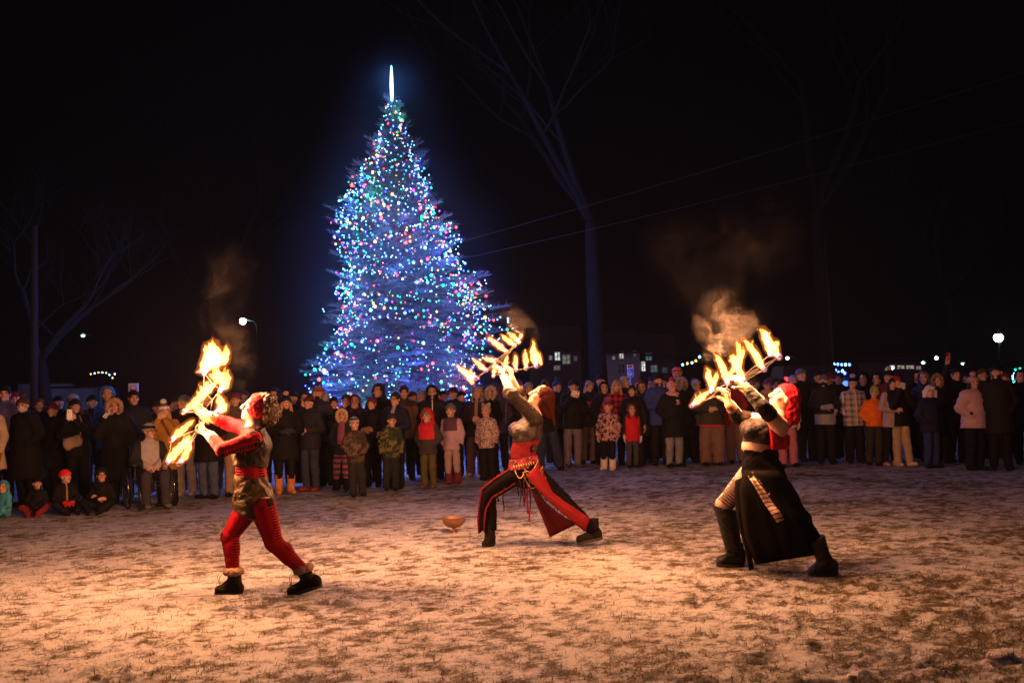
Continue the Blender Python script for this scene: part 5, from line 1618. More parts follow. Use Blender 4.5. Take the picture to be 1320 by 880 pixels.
def boot_set(D, ankle, toe, heel, top, r_top, mat, name='boot', sole=True, r_foot=7.0, laces=True):
    """a laced boot from picture points (ankle, toe, heel, top of the shaft)"""
    A, T_, H_, P_ = D.L(ankle, toe, heel, top); rf = D.px(r_foot)
    up = P_ - A; up /= np.linalg.norm(up)
    ft = T_ - H_; ft /= np.linalg.norm(ft)
    nrm = np.cross(ft, (0, 1, 0)); nrm *= np.sign(nrm[2])
    h0, t0 = H_ + nrm * rf + ft * rf * .9, T_ + nrm * rf * .8 - ft * rf * .8
    sd = (0, 1, 0)
    ps = [C(h0, t0, (rf * .95, rf), (rf * .9, rf * .8), sd), C(h0 + nrm * rf * .4, A, (rf * .95, rf * 1.05), (rf * .95, rf * 1.0), sd), C(A, P_, (rf * .95, rf * 1.0), D.px(r_top), sd), C(t0, A, rf * .75, rf * .9, sd)]
    b = D.grow(name, ps, mat, .0065, planes=[(H_, -nrm), (P_, up)], rough=(.002, 60, 1))
    if sole:
        m = MB(); n_ = 18; ring = []
        hw = rf * 1.0; ln = np.linalg.norm(T_ - H_)
        for i in range(n_):
            a_ = 6.283 * i / n_; x_ = .5 - .5 * math.cos(a_); y_ = math.sin(a_)
            ring.append((H_ + ft * ln * x_ * 1.02) + np.array((0, 1, 0)) * hw * abs(y_) ** .6 * np.sign(y_) * (1 - .12 * (.5 - abs(x_ - .5))))
        lo_ = [Vector(p - nrm * .004) for p in ring]; hi_ = [Vector(p + nrm * .024) for p in ring]
        m.add(lo_ + hi_, [tuple(range(n_)), tuple(range(2 * n_ - 1, n_ - 1, -1))] + [(i, i + n_, (i + 1) % n_ + n_, (i + 1) % n_) for i in range(n_)])
        D.mb('sole', m, plain('rubber', (.02, .016, .013), .8), b, False)
    if laces:
        m = MB()
        fwd = ft * .6 + nrm * .5
        for i in range(5):
            c = A + up * (i - 1.2) * np.linalg.norm(P_ - A) * .26 + ft * rf * .98 - up * 0
            m.tube([c + np.array((0, -.028, 0)), c + ft * .012 + np.array((0, 0, .006)), c + np.array((0, .028, 0))], .0032, 4)
        D.mb('lace', m, plain('lace', (.1, .07, .05), .8), b)
    return b, P_, up


# ================================================= first dancer: red slashed jersey, leather vest and skirt
D1 = Dancer((296, 767), 'dancer in red slashed jersey, leather vest and skirt, thrusting up fire fans')
D = D1; J = D.J
pel, wai, che, nek = D.L((330, 642), (323, 607), (327, 574), (327, 551))
shN, shF = J(326, 566, -.155), J(318, 553, .15)
elN, wrN, elF, wrF = J(287, 580, -.2), J(272, 562, -.02), J(294, 546, .2), J(271, 537, .06)
hipF, knF, anF = J(319, 655, .09), J(296, 691, .09), J(301, 740, .06)
hipN, knN, anN = J(339, 655, -.085), J(353, 699, -.09), J(391, 735, -.03)
SD = (.2, 1, 0)
torso = [C(pel, wai, (.15, .125), (.115, .1), SD, .03), C(wai, che, (.118, .1), (.14, .112), SD, .03), C(che, nek, (.14, .105), (.075, .065), SD, .03), C(shN, shF, .062, .062, (1, 0, 0), .03)]
bust = [E(J(311, 577, -.07), (.055, .06, .055)), E(J(307, 574, .07), (.055, .06, .055))]
armN = [C(shN, elN, .055, .045), C(elN, wrN, .045, .031)]; armF = [C(shF, elF, .055, .045), C(elF, wrF, .045, .031)]
legF = [C(hipF, knF, .092, .06, (0, 1, 0)), C(knF, anF, .06, .042, (0, 1, 0)), E((knF + anF) / 2 + _v((.012, 0, .06)), (.05, .05, .1))]
legN = [C(hipN, knN, .098, .062, (0, 1, 0)), C(knN, anN, .062, .043, (0, 1, 0)), E(knN * .6 + anN * .4 + _v((.006, 0, .006)), (.05, .05, .08))]
hdir = J(258, 552) - J(272, 562)
handsN = hand(wrN, J(256, 551, -.02) - J(272, 562, -.02), (-.3, .5, .8), 1, .75, 1.0)
handsF = hand(wrF, J(256, 529, .06) - J(271, 537, .06), (-.3, -.5, .8), -1, .75, 1.0)
hc = J(331, 527)
ha, hcut, hey, hfr = head_prims(hc, (-.93, -.10, .32), (.32, 0, .95), 1.03)
neck = [C(nek, J(330, 537), .056, .052)]
D.grow('body', torso + bust + armN + armF + legF + legN + handsN + handsF + neck + ha, skin1, .0072, cuts=hcut, eyes=hey, tone=lambda V: face_tone(V, hfr))
D.grow('shirt', torso + bust + armN + armF, red_sl, .0075, .008, planes=[D.hem((300, 616), (350, 616))], cuts=[C(J(328, 548), J(333, 522), .074, .09)], rough=(.0025, 42, 1), chain=[[shN, elN, wrN], [shF, elF, wrF], [pel, che]])
D.grow('vest', torso + bust, lea2, .0075, .021, planes=[D.hem((300, 594), (350, 604)), D.hem((300, 566), (350, 545), False), (J(309, 585), _v((-1, -.55, 0)))], cuts=[C(shN, elN, .075, .07), C(shF, elF, .075, .07)], rough=(.003, 35, 2))
D.grow('waist_panel', [C(J(311, 583, -.03), J(316, 600, -.06), (.085, .05), (.085, .06), SD)], lea1, .0075, .02, planes=[D.hem((300, 599), (350, 601)), D.hem((300, 578), (350, 584), False)], rough=(.003, 60, 2))
D.grow('skirt', [C(J(323, 612), J(327, 642), (.13, .108), (.165, .138), SD), C(J(327, 642), J(329, 680), (.165, .138), (.175, .148), SD)], lea1, .0075, .012, planes=[D.hem((300, 655), (352, 673)), D.hem((303, 611), (343, 614), False)], rough=(.006, 26, 3), rough2=(.003, 60, 1))
D.grow('leggings', legF + legN, red_lg, .007, .007, planes=[D.hem((250, 640), (420, 640), False)], chain=[[hipF, knF, anF], [hipN, knN, anN]], rough=(.0015, 50, 1))
for nm, ps in (('glove', handsN + [C(wrN, wrN * .85 + elN * .15, .036, .041)]), ('glove', handsF + [C(wrF, wrF * .85 + elF * .15, .036, .041)])): D.grow(nm, ps, lea_glove, .006, .004, rough=(.0015, 90, 1))
b, tp_, up_ = boot_set(D, (303, 748, .06), (277, 766, .06), (313, 767, .06), (301, 734, .06), 10.5, boot_m)
cuff = lambda c, u, r_: [C(c + frame(_v(u), _v((1, 0, 0)))[1] * r_ * math.cos(R(a_)) + frame(_v(u), _v((1, 0, 0)))[2] * r_ * math.sin(R(a_)), c + frame(_v(u), _v((1, 0, 0)))[1] * r_ * math.cos(R(a_ + 45)) + frame(_v(u), _v((1, 0, 0)))[2] * r_ * math.sin(R(a_ + 45)), .03, k=.01) for a_ in range(0, 360, 45)]
D.grow('fur_cuff', cuff(J(301, 736, .06), (0, 0, 1), .05), fur_m, .006, rough=(.004, 140, 1), parent=b)
m = MB(); [m.tube([J(291, 741, 0), J(287 - q, 739 - q, -.02), J(283 - q, 743, -.03), J(284, 752 + q, -.02), J(288, 749 + 2 * q, 0)], .0028, 4) for q in (0, 3)]; D.mb('lace', m, plain('lace', (.1, .07, .05), .8), b)
b, tp_, up_ = boot_set(D, (398, 748, -.03), (372, 769, -.03), (416, 755, -.03), (390, 731, -.03), 11, boot_m)
D.grow('fur_cuff', cuff(J(391, 733, -.03), J(388, 725, -.03) - J(394, 743, -.03), .053), fur_m, .006, rough=(.004, 140, 2), parent=b)
m = MB(); [m.tube([J(386, 742, -.09), J(380 - q, 738 - q, -.1), J(376 - q, 744, -.11), J(375, 755 + q, -.11), J(380, 750 + 2 * q, -.1)], .0028, 4) for q in (0, 3)]; D.mb('lace', m, plain('lace', (.1, .07, .05), .8), b)
# hair and knitted headband
f_, u_ = _v((-.93, -.10, .32)) / 1, _v((.32, 0, .95))
f_ /= np.linalg.norm(f_); u_ /= np.linalg.norm(u_)
D.grow('headband', [E(hc + u_ * .022 - f_ * .012, (.094, .112, .112), u_, np.cross(f_, u_))], red_kn, .0065, planes=[(hc + f_ * .058, f_ + u_ * -.12), (hc - f_ * .075, -f_), (hc - u_ * .1, -u_)], rough=(.003, 120, 1))
hr = D.grow('hair', [E(J(345, 525), (.075, .08, .09)), E(J(348, 536), (.06, .055, .075)), E(J(342, 514), (.06, .065, .045)), E(J(343, 542), (.05, .045, .05))], plain('brown_hair', (.075, .035, .018), .5, var=.6, scale=60, bstr=.6), .0065, rough=(.009, 70, 3), rough2=(.006, 150, 1))
m = MB(); rc = random.Random(9)
for i in range(90):
    a_, b_ = rc.uniform(-1.9, 1.6), rc.uniform(-1.2, 1.2)
    dv = np.array((math.cos(a_) * math.cos(b_), math.sin(b_), math.sin(a_) * math.cos(b_)))
    p0 = J(346, 527) + dv * .062; q_ = []; ax1 = np.cross(dv, (0, 0, 1)); ax1 /= np.linalg.norm(ax1) + 1e-6; ax2 = np.cross(dv, ax1)
    for j in range(10):
        t_ = j / 9; q_.append(p0 + dv * .045 * t_ + (ax1 * math.cos(7 * t_ + i) + ax2 * math.sin(7 * t_ + i)) * .013 + np.array((0, 0, -.03 * t_ * t_)))
    m.tube(q_, [.0045 * (1 - .6 * j / 9) for j in range(10)], 4)
D.mb('curls', m, plain('brown_hair_curl', (.10, .045, .02), .45, var=.5, scale=60), hr)

# ================================================= second dancer: hood, dark sleeves, red laced wide trousers
D2 = Dancer((632, 705), 'dancer in brown hood and wide red laced trousers holding two fans overhead')
D = D2; J = D.J
red_tr = cloth((.13, .0035, .008)); red_dk = cloth((.06, .003, .006)); blk_tr = cloth((.003, .002, .002), spec=.04)
pel, wai, che, nek = D.L((676, 604), (674, 583), (681, 556), (690, 536))
shN, shF = J(690, 539, -.17), J(683, 535, .16)
elN, wrN, elF, wrF = J(660, 508, -.24), J(648, 484, -.08), J(669, 510, .2), J(660, 488, .06)
hipF, knF, anF = J(668, 609, .08), J(630, 636, .1), J(632, 688, .06)
hipN, knN, anN = J(685, 609, -.08), J(726, 645, -.12), J(766, 684, -.06)
SD = (.15, 1, 0)
torso = [C(pel, wai, (.15, .125), (.115, .105), SD, .03), C(wai, che, (.12, .105), (.145, .125), SD, .03), C(che, nek, (.145, .11), (.08, .07), SD, .03), C(shN, shF, .062, .062, (1, 0, 0), .03)]
bust = [E(J(668, 556, -.07), (.065, .065, .06)), E(J(666, 553, .07), (.065, .065, .06))]
upN = [C(shN, elN, .058, .046)]; foN = [C(elN, wrN, .045, .031)]; upF = [C(shF, elF, .058, .046)]; foF = [C(elF, wrF, .045, .031)]
legF = [C(hipF, knF, .095, .062, (0, 1, 0)), C(knF, anF, .062, .045, (0, 1, 0))]; legN = [C(hipN, knN, .098, .065, (0, 1, 0)), C(knN, anN, .065, .045, (0, 1, 0))]
handsN = hand(wrN, J(643, 472, -.05) - J(648, 484, -.08), (-.7, .5, .3), 1, .8, 1.02)
handsF = hand(wrF, J(658, 477, .05) - J(660, 488, .06), (-.7, -.5, .3), -1, .8, 1.02)
hc = J(697, 512)
HF, HU = (-.86, -.14, .5), (.5, 0, .86)
ha, hcut, hey, hfr = head_prims(hc, HF, HU, 1.05)
neck = [C(nek, J(694, 522), .058, .054)]
D.grow('body', torso + bust + upN + foN + upF + foF + legF + legN + handsN + handsF + neck + ha, skin1, .0078, cuts=hcut, eyes=hey, tone=lambda V: face_tone(V, hfr))
sleeve = leather((.010, .005, .004), .6, 9.0, .2)
D.grow('sleeve', upN + [C(elN, elN * .75 + wrN * .25, .052, .056)], sleeve, .0075, .014, planes=[D.hem((640, 500), (668, 500), False)], rough=(.004, 40, 1))
D.grow('sleeve', upF + [C(elF, elF * .75 + wrF * .25, .052, .056)], sleeve, .0075, .014, rough=(.004, 40, 2))
m = MB(); m.sheet([[J(658 - q * .4, 506, -.2 - .012 * q), J(653 - .2 * q, 520 + q, -.24 + .02 * (q % 2)), J(652, 534 + q, -.22), J(653 + q * .3, 545 - q, -.23)] for q in range(-3, 4)], .008); D.mb('sleeve_drape', m, sleeve)
D.grow('vest', torso[1:] + bust, lea3, .0075, .018, planes=[D.hem((650, 572), (700, 566)), D.hem((660, 533), (705, 538), False)], cuts=[C(shN, elN, .07, .07), C(shF, elF, .07, .07)], rough=(.004, 34, 1))
D.grow('corset', torso[:2], cloth((.10, .0035, .007)), .0075, .014, planes=[D.hem((650, 592), (700, 590)), D.hem((650, 569), (700, 562), False)], rough=(.002, 60, 1))
belt = D.grow('belt', torso[:2], cloth((.26, .02, .045), 'floral', (.04, .012, .015), (.2, .1, .04), .7, 0, 30), .0075, .034, planes=[D.hem((650, 607), (700, 599)), D.hem((650, 594), (700, 584), False)], rough=(.004, 50, 1))
m = MB(); [m.tube([J(662 + 3.2 * i, 600 - i * .6, -.19), J(663 + 3.2 * i, 603 - i * .6, -.2)], .007, 5) for i in range(9)]; D.mb('studs', m, brass, belt)
D.grow('pouch', [E(J(689, 577, -.13), (.03, .03, .035))], lea3, .007, rough=(.003, 60))
# trousers: laced black legs, a red-edged front panel, a red outer and a dark red inner panel
tr_ = D.grow('trousers', legF[:1] + legN + [C(knF, J(632, 678, .07), .064, .056, (0, 1, 0)), C(pel, pel - _v((0, 0, .06)), (.15, .13), (.14, .13), SD)], blk_tr, .0078, .012, rough=(.004, 32, 1))
def lerp2(a, b, t_): return tuple(a[i] + (b[i] - a[i]) * t_ for i in range(len(a)))
def panel(D, left, right, n=9, bulge=0.0, fold=.0, th=.008):
    """cloth between two edge lines given as picture points with depth, bellied towards the viewer"""
    def along(pl, t_):
        k = t_ * (len(pl) - 1); i = min(int(k), len(pl) - 2); return lerp2(pl[i], pl[i + 1], k - i)
    rows = []
    for i in range(13):
        t_ = i / 12; a, b = along(left, t_), along(right, t_)
        rows.append([D.J(*(lambda p: (p[0], p[1], p[2] - bulge * math.sin(math.pi * j / (n - 1)) + fold * t_ * math.sin(j * 2.1 + 3 * t_)))(lerp2(a, b, j / (n - 1)))) for j in range(n)])
    return MB().sheet(rows, th)
D.mb('panel', panel(D, [(660, 603, -.04), (637, 618, -.0), (621, 631, .02), (618, 655, .03), (617, 670, .03), (618, 687, .03)], [(676, 613, -.12), (655, 628, -.02), (633, 641, .02), (626, 655, .0), (624, 666, -.0), (623, 683, .0)], 7, .05), blk_tr, tr_)
m = MB()
for ln in ([(660, 603, -.05), (637, 617, -.01), (621, 630, .01), (617.5, 655, .02), (616.5, 670, .02), (617.5, 687, .02)], [(677, 613, -.13), (656, 628, -.03), (634, 641, .0), (626.5, 655, -.02), (624.5, 666, -.02), (623.5, 684, -.02)]): m.tube(D.L(*ln), .011, 6)
D.mb('piping', m, red_tr, tr_)
D.mb('panel', panel(D, [(695, 597, -.14), (704, 617, -.17), (713, 634, -.18), (737, 651, -.16), (760, 668, -.12)], [(678, 613, -.24), (690, 627, -.29), (706, 644, -.28), (729, 664, -.24), (754, 685, -.17)], 9, .06, .012), red_tr, tr_)
D.mb('panel', panel(D, [(683, 626, -.02), (690, 646, .02), (697, 662, .05), (703, 677, .07), (709, 692, .08)], [(688, 628, -.08), (704, 648, -.06), (718, 660, -.04), (731, 668, -.03), (743, 675, -.02)], 9, -.02, .012), red_dk, tr_)
m = MB()
for i in range(8):
    t_ = i / 7; x_, y_ = 681 + 50 * t_, 621 + 43 * t_
    m.tube([J(x_ - 3, y_ + 5, -.19), J(x_ + 4, y_ - 1, -.235), J(x_ + 7, y_ + 3, -.22)], .005, 4); m.tube([J(x_ + 2, y_ + 6, -.19), J(x_ + 1, y_ - 2, -.235)], .005, 4)
D.mb('lacing', m, plain('black_cord', (.012, .01, .01), .6), tr_)
for (x_, y0_, y1_, w_, mt) in ((676, 617, 652, 2, red_dk), (680, 618, 662, 2.4, red_tr), (683, 618, 672, 2, red_tr), (671, 619, 655, 1.4, red_dk), (668, 620, 640, 1.3, blk_tr), (649, 627, 658, 1.4, blk_tr), (642, 632, 646, 1.6, blk_tr), (674, 619, 646, 1.2, blk_tr)):
    m = MB(); m.sheet([[J(x_ + s_ * w_ / 2 + .8 * math.sin(i * 1.1 + x_), y0_ + (y1_ - y0_) * i / 6, -.16 + .02 * math.sin(i + x_)) for s_ in (-1, 1)] for i in range(7)], .004); D.mb('ribbon', m, mt, belt)
m = MB()
for (a, b, sag) in (((676, 606), (700, 600), 12), ((674, 608), (700, 606), 22), ((676, 604), (694, 592), 9), ((678, 609), (704, 614), 14), ((664, 606), (676, 608), 9)):
    pts_ = [J(a[0] + (b[0] - a[0]) * i / 24, a[1] + (b[1] - a[1]) * i / 24 + sag * 4 * (i / 24) * (1 - i / 24), -.24 + .05 * abs(i / 12 - 1)) for i in range(25)]
    for i in range(24): m.tube([pts_[i], (pts_[i] + pts_[i + 1]) / 2 * 1.0, pts_[i + 1]], .0045 if i % 2 else .0065, 4)
D.mb('chain', m, brass, belt)
boot_set(D, (632, 692, .06), (622, 705, .02), (636, 705, .10), (630, 676, .06), 8, boot_m, r_foot=6.2)
boot_set(D, (766, 686, -.06), (744, 701, -.06), (777, 694, -.06), (764, 668, -.06), 7.5, boot_m, r_foot=6.2)
f_ = _v(HF) / np.linalg.norm(_v(HF)); u_ = _v(HU); u_ = u_ - f_ * (u_ @ f_); u_ /= np.linalg.norm(u_); x_ = np.cross(f_, u_)
hood_m = cloth((.022, .0035, .003), spec=.05)
D.grow('hood', [E(hc + u_ * .02 - f_ * .025, (.098, .118, .112), u_, x_), C(hc - f_ * .07 + u_ * .0, J(714, 546), (.1, .075), (.022, .02), x_, .03), C(hc - u_ * .06 - f_ * .04, J(704, 536), (.085, .06), (.05, .035), x_, .03)], hood_m, .007, .0,
       cuts=[C(hc + f_ * .035 - u_ * .02, hc + f_ * .3 - u_ * .02, (.085, .105), (.1, .12), x_, .01), E(hc + f_ * .045 - u_ * .08, (.08, .07, .08), u_, x_)], rough=(.004, 38, 1))
D.grow('fringe', [E(hc + u_ * .035 - f_ * .008, (.084, .096, .096), u_, x_)], plain('auburn_hair', (.15, .045, .015), .5, var=.5, scale=50), .0065, cuts=[C(hc + f_ * .04 - u_ * .05, hc + f_ * .3 - u_ * .05, (.07, .095), (.1, .12), x_, .01)], planes=[(hc - u_ * .02, -u_)], rough=(.004, 80, 1))

# ================================================= third dancer: red headscarf, black laced skirt
gN, gF = G(1062, 742).y, G(940, 730).y
D3 = Dancer((985, 737), 'dancer in red headscarf and long black laced skirt arching back under her fire fans', (gN + gF) / 2)
D = D3; J = D.J; fN, fF = gN - D.d, gF - D.d
pel, wai, che, nek = D.L((984, 612), (975, 577), (985, 553), (1002, 538))
shN, shF = J(1005, 548, -.175), J(985, 542, .17)
elN, wrN, elF, wrF = J(983, 524, -.34), J(961, 500, -.22), J(950, 537, .2), J(940, 521, .02)
hipF, knF, anF = J(968, 612, .1), J(933, 650, fF * .8), J(947, 710, fF)
hipN, knN, anN = J(992, 618, -.1), J(1030, 672, fN * .9), J(1061, 722, fN)
SD = (.1, 1, 0)
torso = [C(pel, wai, (.175, .16), (.14, .115), SD, .03), C(wai, che, (.14, .115), (.155, .13), SD, .03), C(che, nek, (.155, .12), (.09, .075), SD, .03), C(shN, shF, .068, .068, (1, 0, 0), .03)]
bust = [E(J(968, 555, -.08), (.072, .075, .07)), E(J(966, 552, .08), (.072, .075, .07))]
blade = [E(J(1006, 552, -.14), (.062, .07, .07))]
upN = [C(shN, elN, .068, .052)]; foN = [C(elN, wrN, .05, .032)]; upF = [C(shF, elF, .062, .05)]; foF = [C(elF, wrF, .048, .031)]
legF = [C(hipF, knF, .105, .07, (0, 1, 0)), C(knF, anF, .068, .045, (0, 1, 0))]; legN = [C(hipN, knN, .11, .075, (0, 1, 0)), C(knN, anN, .072, .046, (0, 1, 0))]
handsN = hand(wrN, J(950, 487, -.2) - J(961, 500, -.22), (-.6, .5, .5), 1, .7, 1.05)
handsF = hand(wrF, J(936, 507, .0) - J(940, 521, .02), (-.7, -.3, .5), -1, .55, 1.08, .18)
hc = J(1010, 514)
HF, HU = (-.9, -.08, .42), (.42, 0, .9)
ha, hcut, hey, hfr = head_prims(hc, HF, HU, 1.05)
neck = [C(nek, J(1008, 525), .062, .056)]
D.grow('body', torso + bust + blade + upN + foN + upF + foF + legF + legN + handsN + handsF + neck + ha, skin1, .0074, cuts=hcut, eyes=hey, tone=lambda V: face_tone(V, hfr))
gl_m = cloth((.007, .004, .0035)); stud = plain('stud', (.75, .6, .4), .25, 1.0)
for nm, ch, ps in (('arm_warmer', (shN, elN, wrN), [C(elN * .62 + shN * .38, elN, .06, .054), C(elN, wrN * .85 + elN * .15, .053, .038)]), ('arm_warmer', (shF, elF, wrF), [C(elF * .6 + shF * .4, elF, .056, .052), C(elF, wrF * .6 + elF * .4, .051, .042)])):
    g_ = D.grow(nm, ps, gl_m, .0072, .006, rough=(.004, 60, 1))
    m = MB(); sh_, el_, wr_ = ch
    for i in range(13):
        t_ = .1 + .85 * i / 12; a_, b_, r0, r1 = (el_, wr_, .054, .036)
        p = a_ + (b_ - a_) * t_; ax_ = (b_ - a_) / np.linalg.norm(b_ - a_); n_ = np.cross(ax_, (0, 1, 0)); n_ *= np.sign(n_[2]) ; n_ = n_ / np.linalg.norm(n_) * .9 + _v((0, -.45, 0))
        m.ball(p + n_ * (r0 + (r1 - r0) * t_ + .006), .0065, 6, 4)
    D.mb('stud', m, stud, g_)
gl2 = leather((.2, .11, .05), .5)
D.grow('glove', handsF + [C(wrF, wrF * .62 + elF * .38, .036, .042)], gl2, .006, .003, rough=(.0012, 90, 1))
m = MB()
for i in range(6):
    t_ = i / 5; p = wrN + (elN - wrN) * .12 * t_ * 2 - (elN - wrN) * .1
    ax_ = (elN - wrN) / np.linalg.norm(elN - wrN); s_, w_ = frame(ax_, _v((0, 1, 0)))[1:]
    m.tube([p + (s_ * math.cos(R(a_)) + w_ * math.sin(R(a_))) * .041 + ax_ * .006 * math.sin(R(a_)) for a_ in range(0, 361, 30)], .0035, 4)
D.mb('lacing', m, plain('gold_cord', (.55, .33, .1), .5))
top_m = leather((.012, .007, .005), .55, 9.0, .2); red_top = cloth((.42, .008, .018))
D.grow('bodice', torso[1:2] + bust + [C(wai * .4 + che * .6, che, (.15, .125), (.15, .12), SD)], top_m, .0072, .01, planes=[D.hem((950, 568), (1010, 575)), D.hem((952, 541), (995, 535), False), (J(990, 560), _v((1, .2, 0)))], rough=(.002, 50, 1))
D.grow('shrug', torso[1:3] + [C(J(990, 545, -.09), J(992, 572, -.09), (.08, .09), (.08, .1), SD), C(J(1000, 560, -.02), J(1000, 574, -.02), (.13, .1), (.12, .09), SD)], red_top, .0072, .018, planes=[(J(984, 560), _v((-1, -.08, -.08))), D.hem((980, 578), (1015, 578)), D.hem((978, 535), (1012, 560), False)], cuts=[C(shN + _v((.03, 0, .01)), elN, .075, .068)], rough=(.006, 30, 1), rough2=(.003, 70, 2))
sk_m = cloth((.0032, .0022, .0022), spec=.05)
D.grow('skirt', torso[:1] + [C(pel, J(988, 640, -.04), (.185, .16), (.18, .15), SD), C(hipN, knN, .122, .086, (0, 1, 0)), C(knN, J(1056, 710, fN), .084, .05, (0, 1, 0))], sk_m, .0078, .012, planes=[D.hem((950, 579), (1010, 577), False)], rough=(.006, 22, 1), rough2=(.002, 55, 2))
sk = [c for c in D.o.children if c.name.startswith('skirt')][0]
D.mb('drape', panel(D, [(959, 606, -.1), (953, 630, -.12), (955, 655, -.12), (960, 690, -.08), (974, 727, -.02)], [(1005, 606, -.24), (1014, 640, -.28), (1028, 670, fN - .1), (1043, 694, fN - .08), (1055, 714, fN - .02)], 12, .05, .03), sk_m, sk)
D.mb('drape', panel(D, [(948, 619, .0), (947, 640, .02), (950, 668, .02), (960, 705, .02), (966, 735, .0)], [(962, 612, -.05), (957, 640, -.05), (959, 668, -.05), (967, 705, -.02), (972, 733, -.02)], 5, .02, .01), sk_m, sk)
# laced opening over the near thigh
T = NT('laced_opening'); a_n = T.n('Attribute', attribute_name='Limb'); S = T.sep(a_n.outputs['Vector'])
bar = T.math('LESS_THAN', T.math('FRACT', T.math('ADD', T.math('MULTIPLY', S[0], 26.0), T.math('MULTIPLY', S[2], .25))), .3)
skn = T.mix(T.noise(25, 3, .6, T.obj()), tuple(q * .85 for q in SKN), SKN)
lat = T.bsdf(T.mix(bar, skn, (.012, .01, .01)), .6)
pl = panel(D, [(967, 617, -.255), (976, 632, -.30), (986, 650, -.335), (996, 664, fN - .135), (1002, 673, fN - .125)], [(971, 613, -.265), (985, 632, -.315), (996, 648, -.345), (1006, 660, fN - .145), (1011, 669, fN - .135)], 5, .015, 0, .006)
o = D.mb('laced_opening', pl, lat, sk)
Vw = np.array([v.co for v in o.data.vertices]) + D.b
set_attr(o.data, 'Limb', limb(Vw, [[J(969, 615, -.26), J(1007, 671, fN - .13)]], (0, -1, 0)), 'FLOAT_VECTOR')
m = MB()
for i in range(9):
    t_ = i / 8; m.ball(J(965 + 22 * t_, 614 + 30 * t_, -.29 - .04 * t_), .0055, 6, 4); m.ball(J(971 + 20 * t_, 609 + 28 * t_, -.29 - .05 * t_), .0055, 6, 4)
D.mb('stud', m, stud, sk)
# lattice stocking on the far thigh, tall boots
m = MB(); ax_ = knF - hipF; Lx = np.linalg.norm(ax_); ax_ /= Lx; s_, w_ = frame(ax_, _v((0, -1, 0)))[1:]
for i in range(9):
    for dirn in (1, -1):
        q_ = []
        for j in range(13):
            a_ = -2.0 + 4.0 * j / 12; t_ = .3 + .075 * i + .05 * dirn * (a_ / 2)
            r_ = .105 + (.07 - .105) * t_ + .003
            q_.append(hipF + ax_ * Lx * t_ + (s_ * math.cos(a_) + w_ * math.sin(a_)) * r_)
        m.tube(q_, .0036, 4)
D.mb('lattice_stocking', m, plain('black_cord', (.012, .01, .01), .6))
m = MB()
for i in range(12):
    t_ = .32 + .64 * i / 11; m.ball(hipF + ax_ * Lx * t_ + w_ * (.113 - .037 * t_) * (1 if w_[2] > 0 else -1) * .9 + s_ * .03, .006, 6, 4)
D.mb('stud', m, stud)
bt = leather((.005, .0035, .0035), .5, 9.0, .25)
D.grow('boot_shaft', [C(knF + _v((0, 0, .05)), knF, .088, .082, (0, 1, 0)), C(knF, anF, .08, .062, (0, 1, 0))], bt, .0072, .010, planes=[D.hem((910, 651), (955, 661), False)], rough=(.003, 60, 1))
boot_set(D, (951, 712, fF), (924, 729, fF), (960, 730, fF), (949, 700, fF), 9, bt, r_foot=8.5)
boot_set(D, (1064, 724, fN), (1043, 744, fN), (1081, 740, fN), (1050, 694, fN), 13, bt, r_foot=8.5)
f_ = _v(HF) / np.linalg.norm(_v(HF)); u_ = _v(HU); u_ = u_ - f_ * (u_ @ f_); u_ /= np.linalg.norm(u_); x_ = np.cross(f_, u_)
T = NT('headscarf'); v = T.obj(); wv = T.n('TexWave', i_Scale=9, i_Distortion=4, i_Detail=3); T.l(v, wv.inputs['Vector'])
sc_m = T.bsdf(T.mix(wv.outputs['Fac'], (.36, .006, .013), (.42, .008, .016)), .75, 0, wv.outputs['Fac'], .22, .012, .06)
D.grow('headscarf', [E(hc + u_ * .024 - f_ * .02, (.09, .112, .11), u_, x_), C(hc - f_ * .07 + u_ * .02, J(1024, 540), (.085, .06), (.06, .045), x_, .03), C(hc - u_ * .05 - f_ * .06, J(1014, 546), (.08, .05), (.06, .04), x_, .03)], sc_m, .0068, .004,
       cuts=[C(hc + f_ * .028 - u_ * .03, hc + f_ * .3 - u_ * .03, (.1, .1), (.1, .12), x_, .008)], planes=[(hc + f_ * .062, f_ - u_ * .25)], rough=(.004, 55, 1))
# ------------------------------------------------------------------ fire fans, flames and smoke
T = NT('flame'); v = T.obj()
T.m.cycles.volume_step_rate = .6
ln = T.n('VectorMath', operation='LENGTH'); T.l(v, ln.inputs[0])
nz = T.noise(17, 3, .6, v, .8)
dens = T.ramp(nz, [(.30, .35), (.62, 1.0)])
basef = T.n('MapRange'); T.l(ln.outputs['Value'], basef.inputs[0]); basef.inputs[1].default_value = .012; basef.inputs[2].default_value = .05
colr = T.mix(basef.outputs[0], (.16, .3, 1.0), (1.0, .31, .055))
stg = T.n('MapRange'); T.l(ln.outputs['Value'], stg.inputs[0]); stg.inputs[1].default_value = .01; stg.inputs[2].default_value = .07; stg.inputs[3].default_value = 30; stg.inputs[4].default_value = FLAME_S
em = T.n('Emission'); T.l(colr, em.inputs[0]); T.l(T.math('MULTIPLY', stg.outputs[0], dens), em.inputs[1])
T.l(em.outputs[0], T.out.inputs['Volume'])
flame_m = T.m; flame_m.cycles.emission_sampling = 'NONE'
T = NT('flame_halo'); em = T.n('Emission', i_Strength=5.5); em.inputs[0].default_value = (1.0, .20, .03, 1); T.l(em.outputs[0], T.out.inputs['Volume']); halo_m = T.m; halo_m.cycles.emission_sampling = 'NONE'  # weakly glowing outer shell that imitates the orange bloom round each flame
wick_m = plain('scorched_wick', (.05, .04, .035), .95); rod_m = plain('steel_rod', (.03, .022, .018), .7, .4)
FC = (1.0, .405, .158)


